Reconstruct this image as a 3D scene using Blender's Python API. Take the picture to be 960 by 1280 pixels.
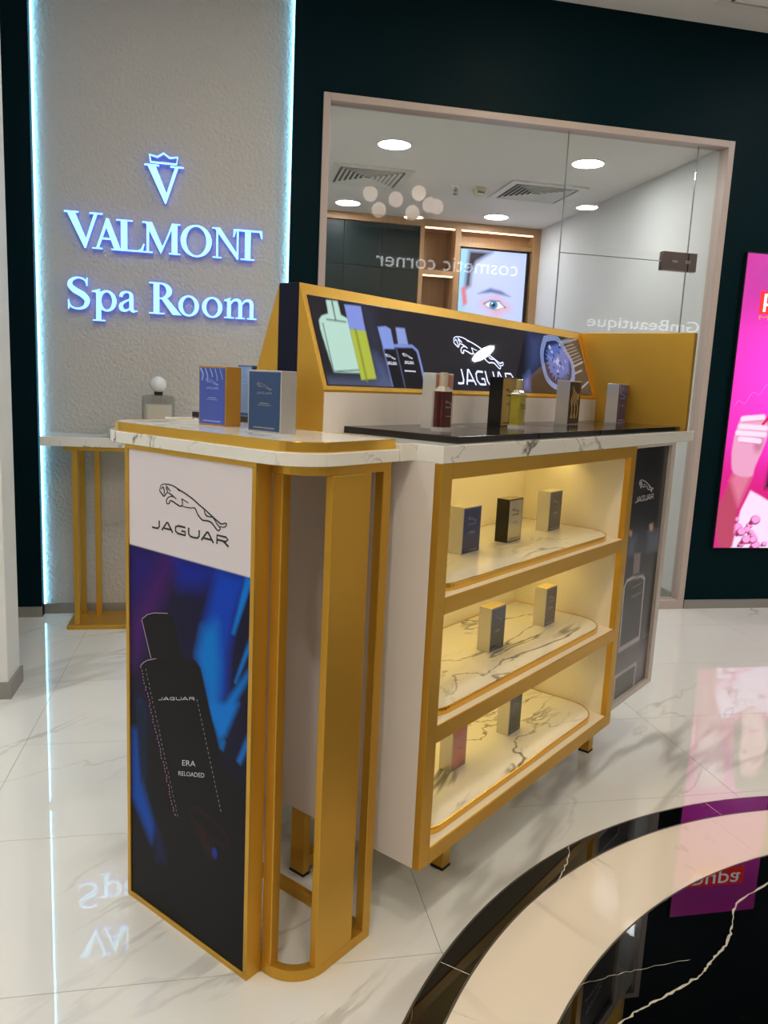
import bpy, math, random
import numpy as np
from mathutils import Matrix, Vector

# ---------------------------------------------------------------- scene, camera, light
for o in list(bpy.data.objects):
    bpy.data.objects.remove(o)
scene = bpy.context.scene
COL = scene.collection
random.seed(7)

def make_camera():
    yaw, pitch, roll = 1.36539, -0.16506, 0.04741
    fw = Vector((math.cos(pitch)*math.cos(yaw), math.cos(pitch)*math.sin(yaw), math.sin(pitch)))
    r = Vector((math.sin(yaw), -math.cos(yaw), 0.0)); up = r.cross(fw)
    c, s = math.cos(roll), math.sin(roll)
    r2 = c*r + s*up; u2 = -s*r + c*up
    cam = bpy.data.cameras.new('camera'); ob = bpy.data.objects.new('camera', cam)
    COL.objects.link(ob)
    m = Matrix((r2, u2, -fw)).transposed().to_4x4(); m.translation = (0, 0, 1.2)
    ob.matrix_world = m
    cam.sensor_fit = 'AUTO'; cam.sensor_width = 36.0; cam.lens = 979.37/1280*36.0
    cam.clip_start = 0.02
    scene.camera = ob
make_camera()

world = bpy.data.worlds.new('world'); scene.world = world; world.use_nodes = True
world.node_tree.nodes['Background'].inputs[0].default_value = (0.8, 0.84, 0.9, 1)
world.node_tree.nodes['Background'].inputs[1].default_value = 0.15
vs_ = scene.view_settings
vs_.view_transform = 'Standard'; vs_.look = 'None'; vs_.gamma = 1.0; vs_.use_curve_mapping = False
vs_.exposure = 0.32
LAMP_POWER = 105.0      # radiance of every shop downlight
ROOM_LAMP_POWER = 78.0  # downlights of the room behind the glass

# ---------------------------------------------------------------- frames
ANG = 0.70038
KO = (0.0572, 1.4125)
CA, SA = math.cos(ANG), math.sin(ANG)
def K(u, v, z=0.0):
    return Vector((KO[0] + u*CA - v*SA, KO[1] + u*SA + v*CA, z))

# ---------------------------------------------------------------- materials
def lin(c):
    return tuple((x/255/12.92 if x/255 <= .04045 else ((x/255+.055)/1.055)**2.4) for x in c[:3])
MATS = {}
def mat(name, color=(200, 200, 200), rough=.5, metal=0.0, coat=0.0, emit=None, estr=0.0, bump=None, spec=.5, trans=0.0, ior=1.5, alpha=1.0, noise=None):
    if name in MATS: return MATS[name]
    m = bpy.data.materials.new(name); m.use_nodes = True
    nt = m.node_tree; b = nt.nodes['Principled BSDF']; I = b.inputs
    I['Base Color'].default_value = (*lin(color), 1); I['Roughness'].default_value = rough
    I['Metallic'].default_value = metal; I['Coat Weight'].default_value = coat; I['Coat Roughness'].default_value = .05
    I['Specular IOR Level'].default_value = spec; I['IOR'].default_value = ior
    I['Transmission Weight'].default_value = trans; I['Alpha'].default_value = alpha
    if emit is not None:
        I['Emission Color'].default_value = (*lin(emit), 1); I['Emission Strength'].default_value = estr
    if noise or bump:
        tc = nt.nodes.new('ShaderNodeNewGeometry')
    if noise:            # (scale, amount, stretch) subtle colour variation
        mp = nt.nodes.new('ShaderNodeMapping'); mp.inputs['Scale'].default_value = noise[2]
        nz = nt.nodes.new('ShaderNodeTexNoise'); nz.inputs['Scale'].default_value = noise[0]; nz.inputs['Detail'].default_value = 5
        mx = nt.nodes.new('ShaderNodeMix'); mx.data_type = 'RGBA'
        c = lin(color); k = noise[1]
        mx.inputs['A'].default_value = (*[x*(1-k) for x in c], 1); mx.inputs['B'].default_value = (*[min(1, x*(1+k)) for x in c], 1)
        nt.links.new(tc.outputs['Position'], mp.inputs['Vector']); nt.links.new(mp.outputs['Vector'], nz.inputs['Vector'])
        nt.links.new(nz.outputs['Fac'], mx.inputs['Factor']); nt.links.new(mx.outputs['Result'], I['Base Color'])
    if bump:             # (scale, strength, distance)
        nz = nt.nodes.new('ShaderNodeTexNoise'); nz.inputs['Scale'].default_value = bump[0]; nz.inputs['Detail'].default_value = 6
        bp = nt.nodes.new('ShaderNodeBump'); bp.inputs['Strength'].default_value = bump[1]; bp.inputs['Distance'].default_value = bump[2]
        nt.links.new(tc.outputs['Position'], nz.inputs['Vector'])
        nt.links.new(nz.outputs['Fac'], bp.inputs['Height']); nt.links.new(bp.outputs['Normal'], I['Normal'])
    MATS[name] = m
    return m

def marble(name, base, vein, scale, width, rough=.06, spec=.5, rotz=.5, stretch=(1, 2.2, 1), mask=(.42, .62), warp=.6, cloud=.04, offset=(0, 0, 0)):
    if name in MATS: return MATS[name]
    m = bpy.data.materials.new(name); m.use_nodes = True
    nt = m.node_tree; N = nt.nodes; Lk = nt.links; b = N['Principled BSDF']
    b.inputs['Roughness'].default_value = rough; b.inputs['Specular IOR Level'].default_value = spec
    geo = N.new('ShaderNodeNewGeometry')
    mp = N.new('ShaderNodeMapping'); mp.vector_type = 'TEXTURE'; mp.inputs['Rotation'].default_value = (0, 0, rotz); mp.inputs['Scale'].default_value = stretch
    mp.inputs['Location'].default_value = offset
    Lk.new(geo.outputs['Position'], mp.inputs['Vector'])
    total = None
    for sc, wd, st, dt in ((scale, width, .95, 5), (scale*2.3, width*.55, .5, 6)):
        nz = N.new('ShaderNodeTexNoise'); nz.inputs['Scale'].default_value = sc; nz.inputs['Detail'].default_value = dt
        nz.inputs['Roughness'].default_value = .52; nz.inputs['Distortion'].default_value = warp
        Lk.new(mp.outputs['Vector'], nz.inputs['Vector'])
        sub = N.new('ShaderNodeMath'); sub.operation = 'SUBTRACT'; sub.inputs[1].default_value = .5
        ab = N.new('ShaderNodeMath'); ab.operation = 'ABSOLUTE'
        Lk.new(nz.outputs['Fac'], sub.inputs[0]); Lk.new(sub.outputs[0], ab.inputs[0])
        mr = N.new('ShaderNodeMapRange'); mr.interpolation_type = 'SMOOTHSTEP'
        mr.inputs['From Min'].default_value = 0; mr.inputs['From Max'].default_value = wd
        mr.inputs['To Min'].default_value = st; mr.inputs['To Max'].default_value = 0
        Lk.new(ab.outputs[0], mr.inputs['Value'])
        mk = N.new('ShaderNodeTexNoise'); mk.inputs['Scale'].default_value = sc*.7; mk.inputs['Detail'].default_value = 2
        Lk.new(geo.outputs['Position'], mk.inputs['Vector'])
        mm = N.new('ShaderNodeMapRange'); mm.inputs['From Min'].default_value = mask[0]; mm.inputs['From Max'].default_value = mask[1]
        Lk.new(mk.outputs['Fac'], mm.inputs['Value'])
        mu = N.new('ShaderNodeMath'); mu.operation = 'MULTIPLY'
        Lk.new(mr.outputs['Result'], mu.inputs[0]); Lk.new(mm.outputs['Result'], mu.inputs[1])
        if total is None: total = mu
        else:
            mxx = N.new('ShaderNodeMath'); mxx.operation = 'MAXIMUM'
            Lk.new(total.outputs[0], mxx.inputs[0]); Lk.new(mu.outputs[0], mxx.inputs[1]); total = mxx
    cl = N.new('ShaderNodeTexNoise'); cl.inputs['Scale'].default_value = scale*.8; cl.inputs['Detail'].default_value = 3
    Lk.new(mp.outputs['Vector'], cl.inputs['Vector'])
    c = lin(base)
    m1 = N.new('ShaderNodeMix'); m1.data_type = 'RGBA'
    m1.inputs['A'].default_value = (*[x*(1-cloud*2) for x in c], 1); m1.inputs['B'].default_value = (*[min(1, x*(1+cloud)) for x in c], 1)
    Lk.new(cl.outputs['Fac'], m1.inputs['Factor'])
    m2 = N.new('ShaderNodeMix'); m2.data_type = 'RGBA'; m2.inputs['B'].default_value = (*lin(vein), 1)
    Lk.new(m1.outputs['Result'], m2.inputs['A']); Lk.new(total.outputs[0], m2.inputs['Factor'])
    Lk.new(m2.outputs['Result'], b.inputs['Base Color'])
    MATS[name] = m
    return m

def wood(name, base, dark):
    m = bpy.data.materials.new(name); m.use_nodes = True
    nt = m.node_tree; N = nt.nodes; Lk = nt.links; b = N['Principled BSDF']; b.inputs['Roughness'].default_value = .5
    geo = N.new('ShaderNodeNewGeometry'); mp = N.new('ShaderNodeMapping'); mp.inputs['Scale'].default_value = (28, 28, 1.4)
    nz = N.new('ShaderNodeTexNoise'); nz.inputs['Scale'].default_value = 1.6; nz.inputs['Detail'].default_value = 6; nz.inputs['Distortion'].default_value = .6
    mx = N.new('ShaderNodeMix'); mx.data_type = 'RGBA'
    mx.inputs['A'].default_value = (*lin(dark), 1); mx.inputs['B'].default_value = (*lin(base), 1)
    Lk.new(geo.outputs['Position'], mp.inputs['Vector']); Lk.new(mp.outputs['Vector'], nz.inputs['Vector'])
    Lk.new(nz.outputs['Fac'], mx.inputs['Factor']); Lk.new(mx.outputs['Result'], b.inputs['Base Color'])
    MATS[name] = m
    return m

def print_mat(name, estr=0.0, rough=.35, base=1.0, coat=0.0, spec=.5):   # shows the colours printed on a panel (colour attribute)
    if name in MATS: return MATS[name]
    m = bpy.data.materials.new(name); m.use_nodes = True
    nt = m.node_tree; N = nt.nodes; b = N['Principled BSDF']
    at = N.new('ShaderNodeAttribute'); at.attribute_name = 'Print'
    b.inputs['Roughness'].default_value = rough; b.inputs['Coat Weight'].default_value = coat; b.inputs['Coat Roughness'].default_value = .02
    if base < 1:
        mx = N.new('ShaderNodeMix'); mx.data_type = 'RGBA'; mx.inputs['Factor'].default_value = base
        mx.inputs['A'].default_value = (0, 0, 0, 1)
        nt.links.new(at.outputs['Color'], mx.inputs['B']); nt.links.new(mx.outputs['Result'], b.inputs['Base Color'])
    else:
        nt.links.new(at.outputs['Color'], b.inputs['Base Color'])
    b.inputs['Specular IOR Level'].default_value = spec
    if estr:
        nt.links.new(at.outputs['Color'], b.inputs['Emission Color']); b.inputs['Emission Strength'].default_value = estr
    MATS[name] = m
    return m

def glass_mat(name, tint=(250, 252, 251), ior=1.5, rough=.0):   # thin clear pane: see-through with Fresnel mirror reflection
    m = bpy.data.materials.new(name); m.use_nodes = True
    nt = m.node_tree; N = nt.nodes; Lk = nt.links; N.remove(N['Principled BSDF'])
    out = [n for n in N if n.type == 'OUTPUT_MATERIAL'][0]
    t = N.new('ShaderNodeBsdfTransparent'); t.inputs['Color'].default_value = (*lin(tint), 1)
    g = N.new('ShaderNodeBsdfGlossy'); g.inputs['Roughness'].default_value = rough
    f = N.new('ShaderNodeFresnel'); ge = N.new('ShaderNodeNewGeometry')
    io = N.new('ShaderNodeMapRange'); io.inputs['To Min'].default_value = ior; io.inputs['To Max'].default_value = 1/ior
    Lk.new(ge.outputs['Backfacing'], io.inputs['Value']); Lk.new(io.outputs['Result'], f.inputs['IOR'])
    mx = N.new('ShaderNodeMixShader')
    Lk.new(f.outputs['Fac'], mx.inputs['Fac']); Lk.new(t.outputs[0], mx.inputs[1]); Lk.new(g.outputs[0], mx.inputs[2])
    Lk.new(mx.outputs[0], out.inputs['Surface'])
    MATS[name] = m
    return m

GOLD = mat('gold_satin', (208, 162, 62), .38, .75, noise=(6, .05, (1, 1, .3)))
GOLD_EDGE = mat('gold_polished', (228, 180, 76), .2, .9)
WHITE = mat('white_laminate', (226, 218, 211), .35)
INSIDE = mat('warm_lit_white_laminate', (236, 228, 208), .45)  # white laminate; the cream of the warm shelf light is put into its colour
NAVY = mat('navy_laminate', (12, 17, 40), .4, spec=.15)
BLACK = mat('black_tray_satin', (22, 21, 23), .16)
RUBBER = mat('black_rubber', (18, 18, 18), .7)
KMARBLE = marble('white_marble_laminate', (230, 228, 220), (104, 99, 91), 2.6, .016, rough=.06, rotz=.5, stretch=(1.6, .8, 1), mask=(.47, .62), warp=.9)
FLOORM = marble('polished_floor_marble', (232, 232, 227), (146, 143, 137), .66, .022, rough=.006, spec=1.0, rotz=.72, stretch=(2.0, .62, 1), mask=(.44, .62), warp=.35, cloud=.05, offset=(.6, .25, 0))
CREAMM = marble('cream_floor_marble', (234, 224, 209), (150, 140, 126), .8, .014, rough=.008, spec=.7, rotz=1.9, stretch=(1.6, .8, 1), mask=(.50, .64), warp=.5)
BLACKM = marble('black_floor_marble', (5, 5, 6), (205, 200, 190), .55, .0032, rough=.008, spec=.7, rotz=.9, stretch=(1.6, .8, 1), mask=(.50, .58), warp=.6, cloud=.02)
GROUT = mat('grout', (150, 146, 140), .8)
TEAL = mat('teal_paint', (2, 27, 33), .5, spec=.06, noise=(1.5, .06, (1, 1, 1)))
STUCCO = mat('textured_plaster', (194, 190, 184), .85, bump=(60, .8, .012))
WALLW = mat('white_wall_paint', (226, 226, 221), .6)
REARW = mat('beige_wall_paint', (176, 168, 158), .7)
CEIL = mat('ceiling_paint', (228, 225, 220), .8)
STEEL = mat('grey_skirting_metal', (150, 146, 140), .4, .3)
FRAMEM = mat('pinkish_beige_frame', (184, 168, 160), .45)
CHROME = mat('polished_steel', (190, 186, 182), .12, 1.0)
SILVER = mat('silver_card', (205, 202, 196), .28, .75)
LAMPM = mat('lamp_diffuser', (255, 255, 255), .5, emit=(248, 251, 255), estr=LAMP_POWER)
WLAMPM = mat('warm_lamp_diffuser', (255, 255, 255), .5, emit=(255, 240, 212), estr=LAMP_POWER)
RLAMPM = mat('room_lamp_diffuser', (255, 255, 255), .5, emit=(255, 252, 250), estr=ROOM_LAMP_POWER)
LAMPRIM = mat('lamp_trim', (235, 235, 232), .4)
GLASS = glass_mat('clear_pane')
WOOD = wood('oak_veneer', (186, 146, 104), (150, 110, 74))

# ---------------------------------------------------------------- mesh helpers
class MB:
    def __init__(self): self.v = []; self.f = []
    def add(self, vs, fs):
        n = len(self.v); self.v += [tuple(p) for p in vs]; self.f += [tuple(i+n for i in f) for f in fs]; return self
    def box(self, x0, x1, y0, y1, z0, z1):
        v = [(x0,y0,z0),(x1,y0,z0),(x1,y1,z0),(x0,y1,z0),(x0,y0,z1),(x1,y0,z1),(x1,y1,z1),(x0,y1,z1)]
        return self.add(v, [(0,3,2,1),(4,5,6,7),(0,1,5,4),(1,2,6,5),(2,3,7,6),(3,0,4,7)])
    def prism(self, poly, fn0, fn1):       # poly of (a,b), two maps to 3D for both caps
        n = len(poly); area = sum(poly[i][0]*poly[(i+1)%n][1]-poly[(i+1)%n][0]*poly[i][1] for i in range(n))
        if area < 0: poly = poly[::-1]
        v = [fn0(*p) for p in poly] + [fn1(*p) for p in poly]
        f = [tuple(range(n))[::-1], tuple(range(n, 2*n))] + [(i, (i+1)%n, n+(i+1)%n, n+i) for i in range(n)]
        return self.add(v, f)
    def flat(self, poly, z0, z1):
        return self.prism(poly, lambda a, b: (a, b, z0), lambda a, b: (a, b, z1))
    def ring(self, outer, inner, z0, z1):
        n = len(outer)
        v = [(*p, z0) for p in outer]+[(*p, z0) for p in inner]+[(*p, z1) for p in outer]+[(*p, z1) for p in inner]
        f = []
        for i in range(n):
            j = (i+1) % n
            f += [(i, j, 2*n+j, 2*n+i), (n+j, n+i, 3*n+i, 3*n+j), (2*n+i, 2*n+j, 3*n+j, 3*n+i), (j, i, n+i, n+j)]
        return self.add(v, f)
    def lathe(self, prof, cx, cy, seg=24, sx=1.0, sy=1.0):
        v = []; n = len(prof)
        for k in range(seg):
            a = 2*math.pi*k/seg
            for r, z in prof: v.append((cx+r*sx*math.cos(a), cy+r*sy*math.sin(a), z))
        f = []
        for k in range(seg):
            q = (k+1) % seg
            for i in range(n-1): f.append((k*n+i, q*n+i, q*n+i+1, k*n+i+1))
        f.append(tuple(k*n for k in range(seg))[::-1]); f.append(tuple(k*n+n-1 for k in range(seg)))
        return self.add(v, f)
    def stack(self, sections):             # list of (outline, z) with the same point count
        n = len(sections[0][0]); v = []
        for o, z in sections: v += [(*p, z) for p in o]
        f = [tuple(range(n))[::-1], tuple((len(sections)-1)*n+i for i in range(n))]
        for s in range(len(sections)-1):
            for i in range(n):
                j = (i+1) % n
                f.append((s*n+i, s*n+j, (s+1)*n+j, (s+1)*n+i))
        return self.add(v, f)
    def tube(self, pts, r, seg=8):
        pts = [Vector(p) for p in pts]; v = []
        for i, p in enumerate(pts):
            t = (pts[min(i+1, len(pts)-1)]-pts[max(i-1, 0)]).normalized()
            a = t.cross(Vector((0, 0, 1)))
            if a.length < 1e-4: a = t.cross(Vector((1, 0, 0)))
            a.normalize(); b = t.cross(a)
            for k in range(seg):
                w = 2*math.pi*k/seg; v.append(p+a*(r*math.cos(w))+b*(r*math.sin(w)))
        f = []
        for i in range(len(pts)-1):
            for k in range(seg):
                q = (k+1) % seg
                f.append((i*seg+k, i*seg+q, (i+1)*seg+q, (i+1)*seg+k))
        f += [tuple(range(seg))[::-1], tuple((len(pts)-1)*seg+k for k in range(seg))]
        return self.add(v, f)

def smooth_line(pts, n=5):
    if len(pts) < 3: return [tuple(p) for p in pts]
    out = []; P = [pts[0]]+list(pts)+[pts[-1]]
    for i in range(1, len(P)-2):
        p0, p1, p2, p3 = P[i-1:i+3]
        for k in range(n):
            t = k/n
            out.append(tuple(.5*(2*p1[j]+(p2[j]-p0[j])*t+(2*p0[j]-5*p1[j]+4*p2[j]-p3[j])*t*t+(3*p1[j]-p0[j]-3*p2[j]+p3[j])*t**3) for j in (0, 1)))
    out.append(tuple(pts[-1])); return out

def band(pts, w):                          # outline pieces (quads) of a stroke; w number or list
    q = []; n = len(pts)
    ws = [w]*n if not isinstance(w, (list, tuple)) else w
    L, R = [], []
    for i, p in enumerate(pts):
        a = pts[max(i-1, 0)]; b = pts[min(i+1, n-1)]
        dx, dy = b[0]-a[0], b[1]-a[1]; l = math.hypot(dx, dy) or 1
        nx, ny = -dy/l*ws[i]/2, dx/l*ws[i]/2
        L.append((p[0]+nx, p[1]+ny)); R.append((p[0]-nx, p[1]-ny))
    return [[L[i], R[i], R[i+1], L[i+1]] for i in range(n-1)]

def plane_map(o, A, B, Nn):
    o, A, B, Nn = Vector(o), Vector(A), Vector(B), Vector(Nn)
    return lambda a, b, h=0.0: tuple(o+A*a+B*b+Nn*h)

def decal(mb, polys, pm, h=.0006, h0=0.0):    # thin printed shapes lying on a plane
    for p in polys:
        mb.prism(p, lambda a, b: pm(a, b, h0), lambda a, b: pm(a, b, h))
    return mb

def rrect(x0, x1, y0, y1, r, seg=8):       # r: one radius or four (x0y0, x1y0, x1y1, x0y1)
    if not isinstance(r, (list, tuple)): r = [r]*4
    out = []
    for (cx, cy, a0), rr in zip(((x0, y0, math.pi), (x1, y0, 1.5*math.pi), (x1, y1, 0), (x0, y1, .5*math.pi)), r):
        ox = cx + (rr if cx == x0 else -rr); oy = cy + (rr if cy == y0 else -rr)
        for k in range(seg+1):
            a = a0 + .5*math.pi*k/seg
            out.append((ox+rr*math.cos(a), oy+rr*math.sin(a)))
    return out

def finish(me, material, smooth=False):
    me.materials.append(material); me.validate(); me.update()
    if smooth:
        for p in me.polygons: p.use_smooth = True

def mesh_obj(name, mb, material, origin=(0, 0, 0), parent=None, bevel=0.0, smooth=False):
    me = bpy.data.meshes.new(name)
    o = origin
    me.from_pydata([(p[0]-o[0], p[1]-o[1], p[2]-o[2]) for p in mb.v], [], mb.f)
    finish(me, material, smooth)
    ob = bpy.data.objects.new(name, me); COL.objects.link(ob)
    if parent is not None: ob.parent = parent
    if bevel:
        md = ob.modifiers.new('bevel', 'BEVEL'); md.width = bevel; md.segments = 2; md.limit_method = 'ANGLE'; md.angle_limit = .6
    return ob

def tag(o, label=None, cat=None, group=None, kind=None):
    if label: o['label'] = label
    if cat: o['category'] = cat
    if group: o['group'] = group
    if kind: o['kind'] = kind
    return o

class Thing:
    """an Empty at a thing's base; part() adds a mesh given in kiosk ('K') or world ('W') coordinates"""
    def __init__(self, name, label, cat, origin, frame='K', group=None, kind=None):
        self.o = origin; e = bpy.data.objects.new(name, None); COL.objects.link(e); e.empty_display_size = .05
        if frame == 'K': e.location = K(*origin); e.rotation_euler = (0, 0, ANG)
        else: e.location = origin
        self.e = e; tag(e, label, cat, group, kind)
    def part(self, name, mb, material, parent=None, bevel=0.0, smooth=False):
        return mesh_obj(name, mb, material, self.o, parent or self.e, bevel, smooth)

def single(name, mb, material, label, cat, origin, frame='K', group=None, kind=None, bevel=0.0, smooth=False):
    ob = mesh_obj(name, mb, material, origin, None, bevel, smooth)
    if frame == 'K': ob.location = K(*origin); ob.rotation_euler = (0, 0, ANG)
    else: ob.location = origin
    return tag(ob, label, cat, group, kind)

# ---------------------------------------------------------------- printed pictures (vertex colours)
class Canvas:
    def __init__(self, a0, a1, b0, b1, cell, base):
        self.nx = int((a1-a0)/cell)+2; self.ny = int((b1-b0)/cell)+2
        A = np.linspace(a0, a1, self.nx); B = np.linspace(b0, b1, self.ny)
        self.A, self.B = np.meshgrid(A, B); self.c = np.zeros((self.ny, self.nx, 3)); self.c[:] = lin(base); self.cell = cell
    def mix(self, m, col):
        m = np.clip(m, 0, 1)[..., None]; self.c = self.c*(1-m)+np.array(lin(col))*m
    def sd(self, poly):
        P = np.stack([self.A, self.B], -1); d = np.full(self.A.shape, 1e9); s = np.ones(self.A.shape); n = len(poly)
        for i in range(n):
            a = np.array(poly[i]); b = np.array(poly[i-1]); e = b-a; w = P-a
            t = np.clip((w@e)/max(e@e, 1e-12), 0, 1); q = w-t[..., None]*e; d = np.minimum(d, (q**2).sum(-1))
            c1 = P[..., 1] >= a[1]; c2 = P[..., 1] < b[1]; c3 = e[0]*w[..., 1] > e[1]*w[..., 0]
            s = np.where((c1 & c2 & c3) | (~c1 & ~c2 & ~c3), -s, s)
        return s*np.sqrt(d)
    def poly(self, pts, col, soft=0.0, a=1.0):
        k = max(soft, self.cell*.6); self.mix(a*np.clip(.5-self.sd(pts)/(2*k), 0, 1), col)
    def line(self, pts, w, col, soft=0.0, a=1.0):
        P = np.stack([self.A, self.B], -1); d = np.full(self.A.shape, 1e9)
        for i in range(len(pts)-1):
            p = np.array(pts[i]); e = np.array(pts[i+1])-p; ww = P-p
            t = np.clip((ww@e)/max(e@e, 1e-12), 0, 1); d = np.minimum(d, ((ww-t[..., None]*e)**2).sum(-1))
        k = max(soft, self.cell*.6); self.mix(a*np.clip((w/2+k-np.sqrt(d))/(2*k)*1.0, 0, 1), col)
    def spot(self, x, y, rx, ry, col, soft=.3, a=1.0):
        d = np.sqrt(((self.A-x)/rx)**2+((self.B-y)/ry)**2); self.mix(a*np.clip((1-d)/soft+.5, 0, 1), col)
    def build(self, name, pm, material, thing, parent=None):
        nx, ny = self.nx, self.ny
        v = [pm(a, b) for a, b in zip(self.A.ravel().tolist(), self.B.ravel().tolist())]
        o = thing.o
        v = [(p[0]-o[0], p[1]-o[1], p[2]-o[2]) for p in v]
        idx = np.arange(nx*ny).reshape(ny, nx)
        f = np.stack([idx[:-1, :-1], idx[:-1, 1:], idx[1:, 1:], idx[1:, :-1]], -1).reshape(-1, 4)
        me = bpy.data.meshes.new(name); me.from_pydata(v, [], f.tolist())
        at = me.color_attributes.new('Print', 'FLOAT_COLOR', 'POINT')
        at.data.foreach_set('color', np.concatenate([self.c.reshape(-1, 3), np.ones((nx*ny, 1))], 1).astype(np.float32).ravel())
        me.materials.append(material); me.update()
        ob = bpy.data.objects.new(name, me); COL.objects.link(ob); ob.parent = parent or thing.e
        return ob

# ---------------------------------------------------------------- lettering
def text_polys(s):
    cu = bpy.data.curves.new('lettering', 'FONT'); cu.body = s; cu.size = 1.0; cu.resolution_u = 3
    ob = bpy.data.objects.new('lettering', cu); COL.objects.link(ob)
    dg = bpy.context.evaluated_depsgraph_get(); dg.update()
    me = bpy.data.meshes.new_from_object(ob.evaluated_get(dg))
    V = [(v.co.x, v.co.y) for v in me.vertices]
    P = [[V[i] for i in p.vertices] for p in me.polygons]
    bpy.data.objects.remove(ob); bpy.data.curves.remove(cu); bpy.data.meshes.remove(me)
    return P
def text_flat(mb, s, pm, a0, b0, width, height=None, h=.0006, slope=0.0, solid=False):
    P = text_polys(s); xs = [p[0] for q in P for p in q]; ys = [p[1] for q in P for p in q]
    x0, x1, y0, y1 = min(xs), max(xs), min(ys), max(ys)
    kx = width/(x1-x0); ky = (height/(y1-y0)) if height else kx
    for q in P:
        g = [(a0+(x-x0)*kx, b0+(y-y0)*ky+(x-x0)*kx*slope) for x, y in q]
        if solid: mb.prism(g, lambda a, b: pm(a, b, 0), lambda a, b: pm(a, b, h))
        else: mb.add([pm(a, b, h) for a, b in g], [tuple(range(len(g)))])
    return mb

def text_letters(thing, s, pm, a0, b0, width, height, h, material):      # every letter a part of its own
    P = text_polys(s); X = [p[0] for q in P for p in q]; Y = [p[1] for q in P for p in q]
    x0, kx, y0, ky = min(X), width/(max(X)-min(X)), min(Y), height/(max(Y)-min(Y))
    for i, ch in enumerate(s):
        if ch == ' ': continue
        G = text_polys(ch); right = max(p[0] for q in text_polys(s[:i+1]) for p in q)
        dx = right-max(p[0] for q in G for p in q); mb = MB()
        for q in G:
            g = [(a0+(x+dx-x0)*kx, b0+(y-y0)*ky) for x, y in q]
            mb.add([pm(a, b, h) for a, b in g], [tuple(range(len(g)))])
        thing.part('letter', mb, material)

WORD = [(0, [[(.62, 1), (.62, .32), (.5, .1), (.3, .07), (-.05, .07)]]),
        (.86, [[(0, 0), (.47, 1), (.55, 1), (1.0, 0)], [(.2, .28), (.82, .28)]]),
        (2.02, [[(.95, .92), (.35, .93), (.1, .75), (.08, .3), (.3, .08), (.7, .07), (.95, .07), (.95, .45), (.62, .45)]]),
        (3.22, [[(0.05, 1), (.05, .32), (.2, .1), (.5, .06), (.8, .1), (.95, .32), (.95, 1)]]),
        (4.36, [[(0, 0), (.47, 1), (.55, 1), (1.0, 0)], [(.2, .28), (.82, .28)]]),
        (5.6, [[(.05, 0), (.05, .93), (.75, .93), (.92, .72), (.75, .46), (.05, .46)], [(.55, .46), (.98, 0)]])]
def wordmark(mb, pm, a0, b0, width, height, weight=.16, h=.0006, slope=0.0):
    k = width/6.6
    for off, strokes in WORD:
        for s in strokes:
            pts = [(a0+(off+x)*k, b0+y*height+(off+x)*k*slope) for x, y in s]
            decal(mb, band(pts, weight*height), pm, h)
    return mb
def cat_logo(mb, pm, a0, b0, width, w, h=.0006, vs=1.0):
    for s in ART['LOGO']:
        pts = smooth_line([(a0+x*width, b0+y*width*vs) for x, y in s], 3)
        n = len(pts)
        decal(mb, band(pts, [w*(.55+.45*math.sin(math.pi*min(1, max(0, i/(n-1))))) for i in range(n)]), pm, h)
    return mb

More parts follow.
